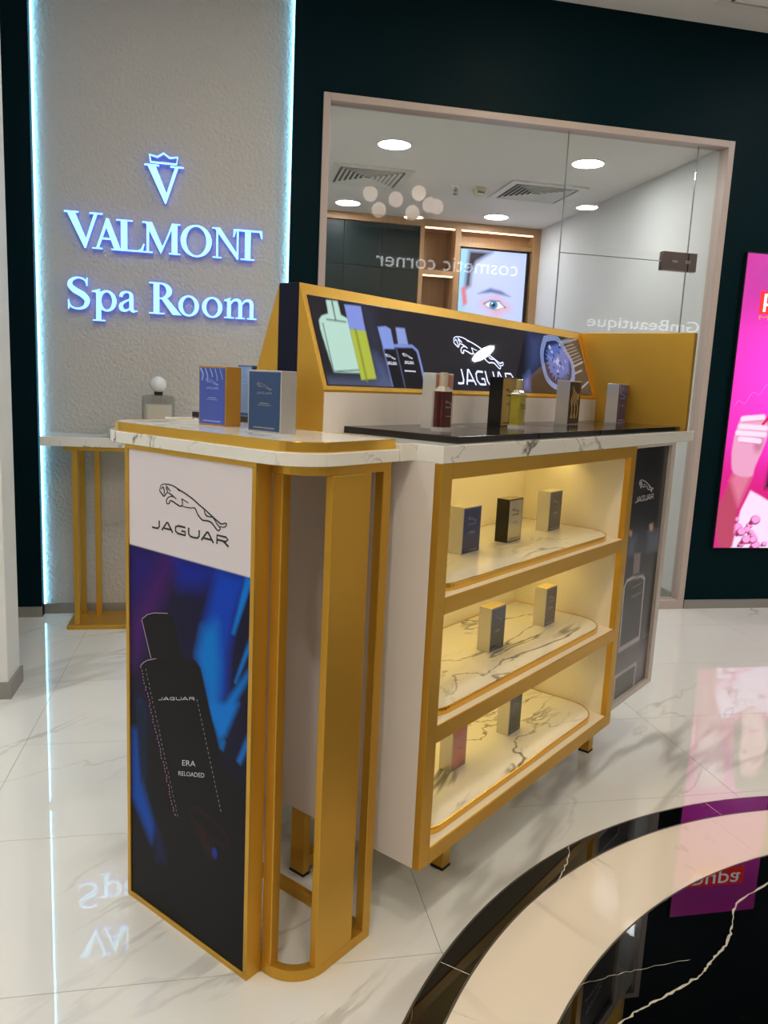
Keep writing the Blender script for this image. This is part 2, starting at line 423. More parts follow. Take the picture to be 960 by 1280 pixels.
ART = {"LOGO":[[[0.005,0.286],[0.02,0.316],[0.074,0.336],[0.166,0.34],[0.241,0.328],[0.315,0.306],[0.403,0.283],[0.519,0.243],[0.605,0.204],[0.689,0.17],[0.773,0.132],[0.855,0.095],[0.916,0.07],[0.956,0.074],[0.989,0.085],[1.0,0.076],[0.987,0.052],[0.951,0.04],[0.91,0.041]],[[0.005,0.286],[0.0,0.261],[0.025,0.242],[0.067,0.215],[0.097,0.24],[0.123,0.262]],[[0.02,0.278],[0.051,0.305],[0.067,0.284],[0.074,0.261],[0.067,0.231]],[[0.097,0.325],[0.136,0.301],[0.173,0.273]],[[0.123,0.262],[0.117,0.285],[0.097,0.306]],[[0.123,0.26],[0.173,0.25],[0.219,0.232],[0.264,0.212]],[[0.241,0.228],[0.181,0.227],[0.136,0.212],[0.108,0.18],[0.113,0.152],[0.136,0.149],[0.154,0.157],[0.163,0.181],[0.204,0.183],[0.257,0.167],[0.316,0.151],[0.353,0.161],[0.357,0.198],[0.348,0.225],[0.389,0.214],[0.447,0.199]],[[0.353,0.159],[0.419,0.153],[0.491,0.156],[0.541,0.164],[0.563,0.144],[0.591,0.106],[0.634,0.076],[0.669,0.063],[0.732,0.068],[0.788,0.06],[0.829,0.032],[0.864,0.006],[0.891,0.0],[0.913,0.018],[0.904,0.035],[0.869,0.057],[0.842,0.084],[0.807,0.11]],[[0.682,0.16],[0.697,0.131],[0.725,0.112],[0.801,0.112]],[[0.271,0.322],[0.293,0.306],[0.318,0.296]]],"POSTER":{"white":[[0.393,0.8311],[0.0057,0.8311]],"cap":[[0.3526,0.6737],[0.3345,0.6881],[0.3091,0.6979],[0.2622,0.7069],[0.2453,0.7046],[0.2117,0.6255],[0.3196,0.5916]],"beam1":[[0.1071,0.8291],[0.0213,0.8302],[0.0555,0.7479],[0.0705,0.6757],[0.0771,0.5863],[0.1193,0.5194],[0.1657,0.6361],[0.1485,0.7031]],"core":[[0.1485,0.7001],[0.1053,0.725],[0.0952,0.6401],[0.1018,0.525],[0.1193,0.5194],[0.1657,0.6421]],"beam2":[[0.0253,0.8308],[0.0075,0.8275],[0.0547,0.7112],[0.0629,0.7121]],"beam3":[[0.0104,0.7192],[0.0098,0.6942],[0.0483,0.6152],[0.0525,0.6169]],"beam4":[[0.0107,0.6544],[0.0103,0.6403],[0.076,0.5332],[0.1018,0.525],[0.0685,0.58]],"low":[[0.1308,0.5497],[0.0392,0.5776],[0.0753,0.5009],[0.0966,0.4817]],"tip":[[0.0966,0.4787],[0.0838,0.4921],[0.075,0.486],[0.0832,0.465],[0.0942,0.4673]],"low2":[[0.0112,0.5223],[0.0105,0.4991],[0.0321,0.456],[0.0405,0.459]],"left":[[0.3896,0.41],[0.3679,0.4171],[0.3527,0.293],[0.3052,0.2018],[0.3212,0.1672],[0.3914,0.2469]],"finger":[[0.3726,0.4856],[0.3619,0.4921],[0.346,0.4903],[0.3357,0.4504],[0.3703,0.4394]],"finger2":[[0.37,0.4768],[0.3408,0.4857],[0.3365,0.3196],[0.358,0.2979],[0.3706,0.4094]],"finger3":[[0.3079,0.2076],[0.2896,0.2015],[0.2637,0.1441],[0.3028,0.1265]],"purp":[[0.2744,0.8233],[0.2387,0.8296],[0.2842,0.7298],[0.3826,0.5623],[0.3923,0.6581]],"tl":[[0.3925,0.8274],[0.2744,0.8293],[0.329,0.7515],[0.3941,0.6901]],"topb":[[0.2364,0.8271],[0.1071,0.8277],[0.1585,0.7889],[0.2221,0.7791]],"stitchl":[[0.355,0.5659],[0.3123,0.4612]],"stitchl2":[[0.3225,0.488],[0.2338,0.2618]],"stitchr":[[0.1647,0.5481],[0.1482,0.5102]],"stitchr2":[[0.1554,0.533],[0.085,0.3288]],"word":[[0.2918,0.5083],[0.1738,0.5439],[0.2918,0.5147],[0.1739,0.5515]],"era":[[0.2111,0.3885],[0.1676,0.4026],[0.2102,0.4011]],"rel":[[0.2235,0.3613],[0.1389,0.3885],[0.2221,0.3716]],"red":[[0.1875,0.2676],[0.0625,0.296],[0.1158,0.3005],[0.1336,0.2739]],"sub":[[0.2594,0.5349],[0.2183,0.547],[0.252,0.5091],[0.211,0.5217]],"body":[[0.3586,0.5672],[0.335,0.5865],[0.2992,0.6008],[0.2117,0.6255],[0.1701,0.6289],[0.1542,0.6181],[0.1194,0.5255],[0.101,0.4802],[0.0546,0.3319],[0.2338,0.2552],[0.3277,0.4897]],"glint":[[0.3526,0.6731],[0.3195,0.5939]],"glint2":[[0.3586,0.5662],[0.3481,0.5766],[0.335,0.5856],[0.3018,0.5986]],"glint3":[[0.351,0.6747],[0.3319,0.6887],[0.3091,0.6973],[0.2622,0.7069]]},"HEADER":{"b1":[[0.3949,0.2124],[0.4341,0.2146],[0.4355,0.1812],[0.4556,0.1746],[0.4566,0.0427],[0.3654,0.0407],[0.3531,0.1402],[0.3554,0.1617],[0.3682,0.1729],[0.3917,0.1802]],"b1l":[[0.3821,0.1653],[0.4475,0.1653]],"b1m":[[0.366,0.1545],[0.3659,0.0424],[0.4563,0.0495]],"b1n":[[0.4146,0.2113],[0.4128,0.1671]],"t1":[[0.4561,0.2091],[0.5165,0.2105],[0.513,0.1466],[0.4545,0.1487]],"t1b":[[0.4571,0.149],[0.5136,0.1485],[0.5125,0.0309],[0.4558,0.0256]],"smoke":[[0.344,0.0253],[0.568,0.0256],[0.5741,0.0114],[0.3387,0.0089]],"haze":[[0.5289,0.2083],[0.5602,0.19],[0.5469,0.0285],[0.5044,0.0306]],"haze2":[[0.5273,0.0807],[0.5585,0.0609],[0.5741,0.0114],[0.5198,0.0136]],"t2":[[0.5646,0.1634],[0.5968,0.1681],[0.6146,0.1623],[0.6132,0.1109],[0.567,0.1079]],"t2b":[[0.567,0.1079],[0.6149,0.111],[0.6169,0.0107],[0.5735,0.0096]],"t2e":[[0.567,0.1079],[0.5698,0.0149]],"n3":[[0.638,0.168],[0.6758,0.1693],[0.6747,0.1261],[0.6321,0.1232]],"b3":[[0.6159,0.1184],[0.6974,0.122],[0.7146,0.1022],[0.7084,0.0129],[0.6198,0.0107]],"b3e":[[0.6162,0.1191],[0.6916,0.1227],[0.7088,0.1113],[0.7106,0.0754],[0.7091,0.0148]],"b3f":[[0.6205,0.115],[0.6198,0.0107]],"lg2":[[0.5689,0.0901],[0.607,0.0704]],"lg3":[[0.6397,0.096],[0.68,0.0758]],"tx3":[[0.6334,0.0551],[0.6795,0.0552]],"w":[[1.462,0.2074],[1.56,0.2149],[1.6135,0.162],[1.6387,0.1199],[1.6148,0.0647],[1.5581,0.0363],[1.4677,0.0263],[1.4054,0.0528],[1.3964,0.1083],[1.4132,0.1576]],"wi":[[1.4837,0.1751],[1.5707,0.1916],[1.6108,0.1348],[1.5872,0.0906],[1.4912,0.0607],[1.4458,0.09],[1.4505,0.1418]],"rays":[[1.5558,0.1959],[1.6671,0.2176],[1.7396,0.2146],[1.7274,0.1353],[1.6356,0.1143]],"ray1":[[1.5722,0.1944],[1.7167,0.2185]],"ray2":[[1.6341,0.1115],[1.7193,0.1321]],"ray3":[[1.6329,0.087],[1.6956,0.1005]],"ray4":[[1.6631,0.0361],[1.7299,0.06]],"blue":[[1.3535,0.2091],[1.4522,0.2092],[1.3778,0.1023],[1.3233,0.0849],[1.2903,0.0786]],"strip":[[1.251,0.0577],[1.3004,0.079],[1.2715,0.0194],[1.2323,0.0186]],"logo":[[0.8935,0.1729],[1.142,0.0807],[0.8742,0.0704],[0.878,0.0244],[1.1763,0.0677],[0.9204,0.07],[0.9455,0.0322],[0.9636,0.0694],[0.9974,0.0337]]},"DARK":{"neck":[[1.4357,0.7038],[1.4914,0.6982],[1.4969,0.6309],[1.4422,0.6326]],"out":[[1.4779,0.6192],[1.4382,0.6236],[1.3951,0.6213],[1.3778,0.6028],[1.3855,0.3943],[1.5592,0.3952],[1.5519,0.6016],[1.5252,0.6152],[1.491,0.619]],"foot":[[1.3803,0.3907],[1.3828,0.4048],[1.5497,0.4052],[1.5608,0.3896]],"sec":[[1.3788,0.224],[1.3785,0.3093],[1.5554,0.31],[1.5523,0.2212]],"coat":[[1.36,0.8643],[1.6284,0.8471],[1.6663,0.763],[1.3601,0.7872]],"legs":[[1.3612,0.7832],[1.655,0.7601],[1.6305,0.6823],[1.3519,0.7026]],"hand1":[[1.3758,0.7853],[1.3981,0.7786],[1.3971,0.763],[1.3748,0.7698]],"hand2":[[1.5427,0.7836],[1.5769,0.7838],[1.5839,0.7601],[1.5547,0.7616]],"logo":[[1.416,0.9425],[1.544,0.8955],[1.3988,0.8723],[1.556,0.8742],[1.4003,0.8857],[1.5465,0.8872]],"lowhaze":[[1.3424,0.3978],[1.6643,0.3704],[1.6646,0.2187],[1.3463,0.2339]],"jean1":[[1.3822,0.761],[1.4416,0.7534],[1.4255,0.6956],[1.3718,0.7036]],"jean2":[[1.5377,0.7616],[1.6577,0.7512],[1.6555,0.6788],[1.5575,0.6927]]},"TV":{"hair":[[1.9416,2.2884],[2.1452,2.2903],[2.0117,2.2012],[1.9751,2.1096],[1.9712,2.01],[1.924,1.9769],[1.9283,2.1062]],"ear":[[1.8935,1.9848],[1.9285,2.0071],[1.9527,1.869],[1.9183,1.8367]],"brow":[[2.0399,1.9508],[2.1445,2.0019],[2.2439,1.9846],[2.3237,1.9435],[2.158,1.9667]],"eye":[[2.0994,1.8744],[2.1518,1.902],[2.2281,1.9029],[2.2866,1.8541],[2.2008,1.8284],[2.1229,1.8497]],"iris":[[2.1913,1.8682],[2.2349,1.871]],"blush":[[2.0775,1.877],[2.2038,1.9356],[2.3198,1.8521],[2.215,1.7847]],"cheek":[[1.9083,1.826],[1.9698,2.1882],[2.4413,2.2631],[2.4506,1.7378]]},"PINK":{"arm":[[2.7479,0.3703],[2.7157,0.5577],[2.7779,0.7439],[2.7958,0.7868],[2.9084,0.7752],[2.8445,0.6025],[2.8357,0.3707]],"palm":[[2.7651,0.8985],[2.7736,1.0103],[2.8159,1.1018],[2.952,1.086],[2.9739,0.9889],[2.9243,0.8324],[2.9015,0.7679],[2.7911,0.7867]],"f1":[[2.81,1.0878],[2.9339,1.102]],"f2":[[2.8001,1.0459],[2.9583,1.0416]],"f3":[[2.7892,1.0108],[2.9556,1.0051]],"f4":[[2.8095,0.9767],[2.9289,0.9692]],"blouse":[[2.8361,0.3678],[2.8643,0.574],[2.9123,0.6897],[3.0262,0.7921],[3.1814,0.8388],[3.2525,0.3696]],"logo":[[2.8226,1.7755],[2.8271,1.6571],[2.9208,1.7887]],"em":[[2.8317,1.6242],[2.8561,1.6483]],"gold":[[2.7464,1.1542],[2.9597,1.2524]],"lip":[[2.9392,1.0647],[2.9934,1.1293]],"hair":[[2.9881,0.834],[3.0197,0.9481],[3.1556,1.0089],[3.1879,0.7959],[3.0252,0.7993]]}}

# ================================================================ THE SETTING
XL, XR, YR, YW, ZC = -3.2, 7.0, -2.0, 3.905, 3.048
WALL_PTS = lambda *b: b
def structure(name, boxes, material, bevel=0.0, parent=None):
    mb = MB()
    for b in boxes: mb.box(*b)
    ob = mesh_obj(name, mb, material, (0, 0, 0), parent, bevel)
    if parent is None: ob['kind'] = 'structure'
    return ob

floor = structure('floor', [(XL, XR, YR, YW+.08, -.06, -.0012)], GROUT)
TX, TY = 1.0835, .5405
def floor_tiles():
    meshes = {}
    g = .0008
    for i in range(-4, 7):
        for j in range(-7, 5):
            x0, y0 = .471+TX*i, 1.4355+TY*j
            a0, a1, b0, b1 = max(x0, XL)+g, min(x0+TX, XR)-g, max(y0, YR)+g, min(y0+TY, YW+.07)-g
            if a1-a0 < .02 or b1-b0 < .02: continue
            key = (round(a1-a0, 3), round(b1-b0, 3))
            if key not in meshes:
                w, h = (a1-a0)/2, (b1-b0)/2
                mb = MB().box(-w, w, -h, h, -.0012, 0)
                me = bpy.data.meshes.new('floor_tile'); me.from_pydata(mb.v, [], mb.f); finish(me, FLOORM); meshes[key] = me
            ob = bpy.data.objects.new('floor_tile', meshes[key]); COL.objects.link(ob)
            ob.parent = floor; ob.location = ((a0+a1)/2, (b0+b1)/2, 0)
floor_tiles()

def arc_piece(name, cx, cy, r0, r1, a0, a1, z0, z1, material, seg=40):
    pts = [(cx+r1*math.cos(a0+(a1-a0)*k/seg), cy+r1*math.sin(a0+(a1-a0)*k/seg)) for k in range(seg+1)]
    ins = [(cx+r0*math.cos(a0+(a1-a0)*k/seg), cy+r0*math.sin(a0+(a1-a0)*k/seg)) for k in range(seg+1)]
    mb = MB(); n = seg+1
    v = [(*p, z0) for p in pts]+[(*p, z0) for p in ins]+[(*p, z1) for p in pts]+[(*p, z1) for p in ins]
    f = []
    for i in range(seg):
        f += [(2*n+i, 2*n+i+1, 3*n+i+1, 3*n+i), (i, i+1, 2*n+i+1, 2*n+i), (n+i+1, n+i, 3*n+i, 3*n+i+1)]
    f += [(0, 2*n, 3*n, n), (n-1, 2*n-1, 4*n-1, 3*n-1)]
    mb.add(v, f)
    ob = mesh_obj(name, mb, material, (0, 0, 0), floor); return ob
RC = (1.618, .414)
TRIM = mat('metal_inlay_trim', (96, 92, 86), .35, .6)
for i in range(-4, 5):           # outer black ring, joints every 42 degrees
    a0, a1 = math.radians(97.2+42.1*i), math.radians(97.2+42.1*(i+1))
    if i in (-4, 4): continue
    arc_piece('black_ring_tile', *RC, 1.460, 1.526, a0+.0008, a1-.0008, -.001, .0006, BLACKM)
arc_piece('ring_trim', *RC, 1.5262, 1.531, 0, 2*math.pi, -.001, .0007, TRIM, 160)
arc_piece('ring_trim', *RC, 1.4555, 1.4598, 0, 2*math.pi, -.001, .0007, TRIM, 160)
for i in range(-3, 4):           # cream ring
    a0, a1 = math.radians(99.2+44.3*i), math.radians(99.2+44.3*(i+1))
    arc_piece('cream_ring_tile', *RC, 1.05, 1.4552, a0+.0008, a1-.0008, -.001, .0004, CREAMM)
arc_piece('black_disc', 1.725, .216, 0.0, 1.474, 0, 2*math.pi, -.001, .0009, BLACKM, 140)
VEIN = mat('white_marble_vein', (196, 190, 178), .1)
def vein(name, pts, w, z):
    rs = random.Random(len(pts)); P = smooth_line(pts, 7)
    P = [(x+rs.uniform(-.0025, .0025), y+rs.uniform(-.0025, .0025)) for x, y in P]
    mb = MB()
    for q in band(P, [w*rs.uniform(.25, 1.0) for _ in P]): mb.flat(q, z-.0002, z)
    mesh_obj(name, mb, VEIN, (0, 0, 0), floor)
vein('marble_vein', [(1.60, 1.63), (1.48, 1.60), (1.354, 1.554), (1.225, 1.494), (1.158, 1.419), (1.098, 1.362), (1.036, 1.322), (.994, 1.293), (.907, 1.258), (.841, 1.236), (.786, 1.214), (.70, 1.17), (.60, 1.10)], .0062, .00115)
vein('marble_vein', [(.723, 1.306), (.80, 1.318), (.876, 1.329), (.999, 1.339)], .0014, .00115)
vein('marble_vein', [(.917, 1.774), (.887, 1.714), (.846, 1.662), (.823, 1.632)], .005, .00085)
arc_piece('ring_trim', 1.725, .216, 1.4742, 1.478, 0, 2*math.pi, -.001, .0010, TRIM, 160)

structure('ceiling', [(XL, XR, YR, YW+.06, ZC, ZC+.06)], CEIL)
PX0, PX1 = -.850, .294           # plaster panel between the teal walls
WX0, WX1, WZ = .433, 2.580, 2.512  # glass front
structure('wall_back', [(XL, PX0, YW, YW+.06, 0, ZC), (PX1, WX0, YW, YW+.06, 0, ZC), (WX0, WX1, YW, YW+.06, WZ, ZC), (WX1, XR, YW, YW+.06, 0, ZC)], TEAL)
structure('wall_back_panel', [(PX0-.05, PX1+.05, YW+.0601, YW+.10, 0, ZC)], STUCCO)
structure('wall_right', [(XR, XR+.1, YR, YW+.06, 0, ZC)], REARW)
structure('wall_left', [(XL-.1, XL, YR, YW+.06, 0, ZC)], WALLW)
structure('wall_rear', [(XL, XR, YR-.1, YR, 0, ZC)], REARW)
structure('wall_left_pillar', [(-1.9, -.755, 2.905, 3.075, 0, ZC)], WALLW, .004)
structure('baseboard_left', [(-1.9, -.744, 2.895, 2.905, 0, .062), (-.755, -.744, 2.905, 3.075, 0, .062)], STEEL)
structure('baseboard_back', [(XL, PX0, YW-.012, YW, 0, .05), (PX1, WX0, YW-.012, YW, 0, .05), (WX1+.004, XR, YW-.012, YW, 0, .05), (PX0, PX1, YW+.048, YW+.06, 0, .05)], STEEL)

LED = mat('cool_led', (255, 255, 255), .5, emit=(120, 208, 250), estr=9.0)
for x0, x1, side in ((PX0-.0002, PX0+.005, 'left'), (PX1-.005, PX1+.0002, 'right')):
    single('led_strip', MB().box(x0, x1, YW+.046, YW+.057, .05, ZC), LED,
           'cool white LED strip glowing along the plaster panel edge %s' % ('by the white pillar' if side == 'left' else 'by the glass front'), 'light strip', ((x0+x1)/2, YW+.046, .05), 'W', 'LED strips beside the plaster panel')

# ---------------------------------------------------------------- glass front
win = structure('window_1', [(WX0, WX0+.034, YW-.012, YW+.07, 0, WZ)], FRAMEM, .003)
structure('window_frame', [(WX1-.036, WX1, YW-.012, YW+.07, 0, WZ)], FRAMEM, .003, win)
structure('window_frame', [(WX0+.034, WX1-.036, YW-.012, YW+.07, WZ-.034, WZ)], FRAMEM, .003, win)
structure('window_frame', [(WX0+.034, WX1-.036, YW-.012, YW+.07, 0, .05)], FRAMEM, .003, win)
py0, py1 = YW+.024, YW+.034
for nm, x0, x1, z0, z1 in (('pane', .467, 1.672, .05, 2.478), ('door_pane', 1.677, 2.394, .05, 1.892), ('pane', 1.677, 2.394, 1.897, 2.478), ('pane', 2.399, 2.544, .05, 2.478)):
    structure(nm, [(x0, x1, py0, py1, z0, z1)], GLASS, 0, win)
SEAL = mat('pane_edge', (112, 122, 120), .3)
for b in ((1.673, 1.676, py0+.001, py1-.001, .05, 2.478), (2.395, 2.398, py0+.001, py1-.001, .05, 2.478), (1.677, 2.394, py0+.001, py1-.001, 1.893, 1.896)):
    structure('pane_seal', [b], SEAL, 0, win)
CHR2 = mat('brushed_steel', (120, 108, 104), .25, 1.0)
structure('hinge_fitting', [(2.246, 2.394, py0-.014, py1+.014, 1.848, 1.944)], CHR2, .003, win)
structure('hinge_fitting', [(2.3975, 2.446, py0-.014, py1+.014, 1.848, 1.944)], CHR2, .003, win)
structure('hinge_pin', [(2.30, 2.335, py0-.017, py0-.013, 1.888, 1.901), (2.375, 2.41, py0-.017, py0-.013, 1.886, 1.903)], CHROME, .002, win)

# ---------------------------------------------------------------- room behind the glass
RX0, RX1, RY1, RZ = .41, 2.552, 6.76, 2.50
ROOMW = mat('room_wall_paint', (206, 208, 208), .6)
structure('wall_room_left', [(RX0-.05, RX0, YW+.1005, RY1, 0, RZ)], ROOMW)
structure('wall_room_right', [(RX1, RX1+.05, YW+.0701, RY1, 0, RZ)], ROOMW)
structure('wall_room_back', [(RX0, RX1, RY1, RY1+.05, 0, RZ)], ROOMW)
structure('ceiling_room', [(RX0, RX1, YW+.0701, RY1, RZ, RZ+.03)], CEIL)
structure('floor_room', [(RX0, RX1, YW+.0805, RY1, -.06, .001)], mat('room_floor', (190, 184, 172), .12))
structure('baseboard_room_right', [(RX1-.012, RX1, YW+.0701, 6.38, .001, .075)], mat('sage_grey_skirting', (142, 146, 134), .5))

def downlight(x, y, z, r, material, label, group, rim):
    t = Thing('downlight', label, 'ceiling light', (x, y, z), 'W', group)
    t.part('trim_ring', MB().lathe([(r, z+.0), (r, z-.006), (r+rim, z-.005), (r+rim, z+.0)], x, y, 36), LAMPRIM, smooth=False)
    t.part('diffuser', MB().lathe([(.001, z-.004), (r, z-.004), (r, z+.0005), (.001, z+.0005)], x, y, 36), material)
ROOML = 'round downlights in the room behind the glass'
for x, y, lb in ((.905, 4.534, 'round downlight just inside the wide fixed pane'), (2.044, 4.494, 'round downlight above the glass door'),
             (2.047, 6.09, 'round downlight above the eye screen'), (.881, 6.08, 'round downlight above the dark cabinet doors')):
    downlight(x, y, RZ, .088, RLAMPM, lb, ROOML, .010)
SHOPL = 'round downlights in the shop ceiling'
for x, y in ((5.0, 3.47), (3.6, .02), (2.07, -1.2), (-2.1, .5), (-2.1, 2.3), (.3, .45), (-.3, -.05), (-.35, 2.25), (1.55, 2.75), (3.3, 2.75), (5.6, .9), (-.7, -1.1), (6.6, -1.1)):  # unseen lamps; some follow reflections, others are added to brighten the kiosk
    downlight(x, y, ZC, .105, WLAMPM if (x, y) in ((.3, .45), (2.07, -1.2), (3.6, .02), (-.3, -.05), (1.55, 2.75)) else LAMPM, 'white round downlight recessed in the shop ceiling out of view', SHOPL, .012)

VENTW = mat('vent_white', (222, 222, 216), .5); VENTD = mat('vent_dark_backing', (70, 72, 72), .7)
def vent(x0, x1, y0, y1, z, label):
    t = Thing('air_vent', label, 'air vent', ((x0+x1)/2, (y0+y1)/2, z), 'W', 'square ceiling air vents')
    t.part('backing', MB().box(x0+.03, x1-.03, y0+.03, y1-.03, z-.004, z+.0005), VENTD)  # dark plate behind the louvres
    sq = lambda k: [(x0+k, y0+k), (x1-k, y0+k), (x1-k, y1-k), (x0+k, y1-k)]
    t.part('frame', MB().ring(sq(0), sq(.045), z-.012, z+.0005), VENTW, bevel=.002)
    for i in range(6):
        a = .062+i*.030
        o1, o2, o3, o4 = sq(a), sq(a+.004), sq(a+.018), sq(a+.014)
        mb = MB(); v = [(*p, z-.012) for p in o1]+[(*p, z-.014) for p in o2]+[(*p, z-.004) for p in o3]+[(*p, z-.002) for p in o4]
        f = []
        for q in range(4):
            r = (q+1) % 4
            f += [(q, r, 4+r, 4+q), (4+q, 4+r, 8+r, 8+q), (8+q, 8+r, 12+r, 12+q), (12+q, 12+r, r, q)]
        mb.add(v, f); t.part('louvre', mb, VENTW)
vent(.637, 1.142, 5.02, 5.53, RZ, 'square louvred air vent above the dark cabinet doors')
vent(1.778, 2.300, 5.00, 5.51, RZ, 'square louvred air vent beside the smoke sensor')
vent(2.26, 2.78, 3.19, 3.705, ZC, 'square louvred air vent in the shop ceiling above the teal wall')
t = Thing('sprinkler', 'small steel fire sprinkler hanging from the room ceiling', 'sprinkler', (1.484, 5.287, RZ), 'W')
t.part('plate', MB().lathe([(.001, RZ+.0005), (.034, RZ+.0005), (.034, RZ-.004), (.02, RZ-.012), (.001, RZ-.012)], 1.484, 5.287, 24), LAMPRIM)
t.part('head', MB().lathe([(.008, RZ-.01), (.008, RZ-.03), (.004, RZ-.034), (.004, RZ-.05), (.018, RZ-.052), (.018, RZ-.055), (.003, RZ-.06)], 1.484, 5.287, 16), CHROME)
t.part('yoke', MB().box(1.470, 1.474, 5.284, 5.290, RZ-.05, RZ-.03).box(1.494, 1.498, 5.284, 5.290, RZ-.05, RZ-.03).box(1.47, 1.498, 5.284, 5.29, RZ-.033, RZ-.029), CHROME)
t = Thing('smoke_sensor', 'small cream sensor box on the room ceiling beside the sprinkler', 'sensor', (1.65, 5.30, RZ), 'W')
t.part('housing', MB().stack([(rrect(1.612, 1.688, 5.262, 5.338, .012, 4), RZ+.0005), (rrect(1.612, 1.688, 5.262, 5.338, .012, 4), RZ-.02), (rrect(1.618, 1.682, 5.268, 5.332, .012, 4), RZ-.045)]), mat('cream_plastic', (214, 204, 176), .5))
for k in range(3): t.part('slot', MB().box(1.630+k*.016, 1.638+k*.016, 5.258, 5.264, RZ-.036, RZ-.028), RUBBER)

# wooden wall unit
YF = 6.40
t = Thing('wall_unit', 'oak wall unit with lit niches and a screen bay behind the glass', 'cabinet', (1.43, YF, 0), 'W')
t.part('top_rail', MB().box(RX0, RX1-.001, YF, YF+.35, 2.444, RZ-.001), WOOD)
for x0, x1 in ((1.527, 1.560), (1.820, 1.865), (2.490, RX1-.001)):
    t.part('upright', MB().box(x0, x1, YF, YF+.35, 0, 2.444), WOOD)
for z0, z1 in ((2.072, 2.110), (1.70, 1.738), (1.33, 1.368), (.96, .998), (0, .55)):
    t.part('niche_shelf', MB().box(1.560, 1.820, YF, YF+.35, z0, z1), WOOD)
t.part('niche_back', MB().box(1.560, 1.820, YF+.26, YF+.35, .55, 2.444), WOOD)
t.part('bay_back', MB().box(1.865, 2.490, YF+.12, YF+.35, .0, 2.444), WOOD)
t.part('bay_soffit', MB().box(1.865, 2.490, YF+.03, YF+.12, 2.318, 2.352), WOOD)
t.part('bay_base', MB().box(1.865, 2.490, YF, YF+.12, 0, 1.15), WOOD)
WARM = mat('warm_led', (255, 255, 255), .5, emit=(255, 212, 150), estr=3.2)
for x0, x1, z in ((1.566, 1.814, 2.444), (1.566, 1.814, 2.072), (1.566, 1.814, 1.70), (1.872, 2.484, 2.444)):
    t.part('light_bar', MB().box(x0, x1, YF+.012, YF+.024, z-.010, z+.0005), WARM)
DARKG = mat('dark_tinted_door', (14, 31, 34), .35, spec=.12)
t = Thing('dark_cabinet', 'tall cabinet with dark teal glossy doors beside the oak niches', 'cabinet', (.91, YF, 0), 'W')
t.part('carcass', MB().box(RX0+.001, 1.526, YF+.04, YF+.35, 0, 2.4435), mat('dark_carcass', (24, 30, 32), .5))
for x0, x1 in ((RX0+.003, .905), (.910, 1.215), (1.220, 1.524)):
    for z0, z1 in ((.02, 2.10), (2.105, 2.440)):
        d_ = t.part('door', MB().box(x0, x1, YF+.018, YF+.041, z0, z1), DARKG, bevel=.002)
        if z0 < 1: t.part('handle', MB().box(x1-.03, x1-.022, YF+.006, YF+.018, 1.70, 1.80), CHROME, d_)

# screen with an eye close-up
t = Thing('wall_screen', 'portrait screen showing a close-up of an eye in the oak unit', 'screen', (2.157, YF+.06, 1.15), 'W')
t.part('housing', MB().box(1.866, 2.450, YF+.012, YF+.10, 1.150, 2.304), mat('screen_bezel', (30, 30, 32), .4), bevel=.003)
cv = Canvas(1.874, 2.441, 1.16, 2.297, .006, (180, 198, 246))
T_ = ART['TV']
cv.poly([(1.9, 1.16), (1.9, 2.0), (2.0, 2.25), (2.441, 2.27), (2.441, 1.16)], (190, 198, 244), .08)
cv.poly([(1.874, 1.2), (1.874, 2.297), (1.93, 2.297), (1.93, 1.2)], (150, 205, 246), .03)
cv.poly(T_['hair'], (58, 50, 58), .022); cv.poly(T_['ear'], (214, 120, 130), .012)
cv.poly(T_['blush'], (226, 160, 178), .05); cv.poly(T_['brow'], (96, 112, 164), .012)
cv.poly(smooth_line(T_['eye']+T_['eye'][:1], 4)[:-1], (232, 232, 244), .005)
ex, ez = np.mean(T_['eye'], 0); iw = .036
cv.line([p for p in T_['eye'][:4]], .009, (84, 70, 88), .005); cv.line([T_['eye'][3], T_['eye'][4], T_['eye'][5], T_['eye'][0]], .006, (150, 90, 110), .003)
cv.spot(ex, ez, iw, iw, (70, 128, 176), .3); cv.spot(ex, ez, .016, .016, (20, 26, 44), .3); cv.spot(ex-.012, ez+.012, .008, .008, (255, 255, 255), .3)
cv.line([(2.30, 1.50), (2.36, 1.38), (2.30, 1.34)], .02, (190, 160, 190), .02); cv.spot(2.21, 1.28, .11, .03, (206, 92, 110), .5)
cv.build('display', plane_map((0, YF+.0115, 0), (1, 0, 0), (0, 0, 1), (0, -1, 0)), print_mat('screen_picture', .95, .2, .2), t)

# ---------------------------------------------------------------- shop signs behind the camera, seen mirrored in the glass
SIGNW = mat('lit_sign_letter', (255, 255, 255), .5, emit=(235, 245, 255), estr=4.0)
pmr = plane_map((0, YR, 0), (-1, 0, 0), (0, 0, 1), (0, 1, 0))
t = Thing('shop_sign', 'lit white sign letters reading GmBeautique on the beige rear wall', 'sign', (5.48, YR, 2.0), 'W')
text_letters(t, 'GmBeautique', pmr, -6.30, 2.0, 1.64, .19, .006, SIGNW)
t = Thing('shop_sign', 'lit white sign letters reading cosmetic corner on the rear wall', 'sign', (2.7, YR, 2.6), 'W')
text_letters(t, 'cosmetic corner', pmr, -3.65, 2.6, 1.85, .17, .006, SIGNW)
t = Thing('globe_pendant', 'cluster of frosted glass globe lamps hanging above the round floor inlay', 'pendant lamp', (1.55, .62, ZC), 'W')
t.part('canopy', MB().lathe([(.001, ZC+.0005), (.09, ZC+.0005), (.09, ZC-.02), (.001, ZC-.025)], 1.55, .62, 24), GOLD_EDGE)
GLOBE = mat('frosted_globe', (255, 250, 245), .4, emit=(255, 226, 204), estr=3.2)
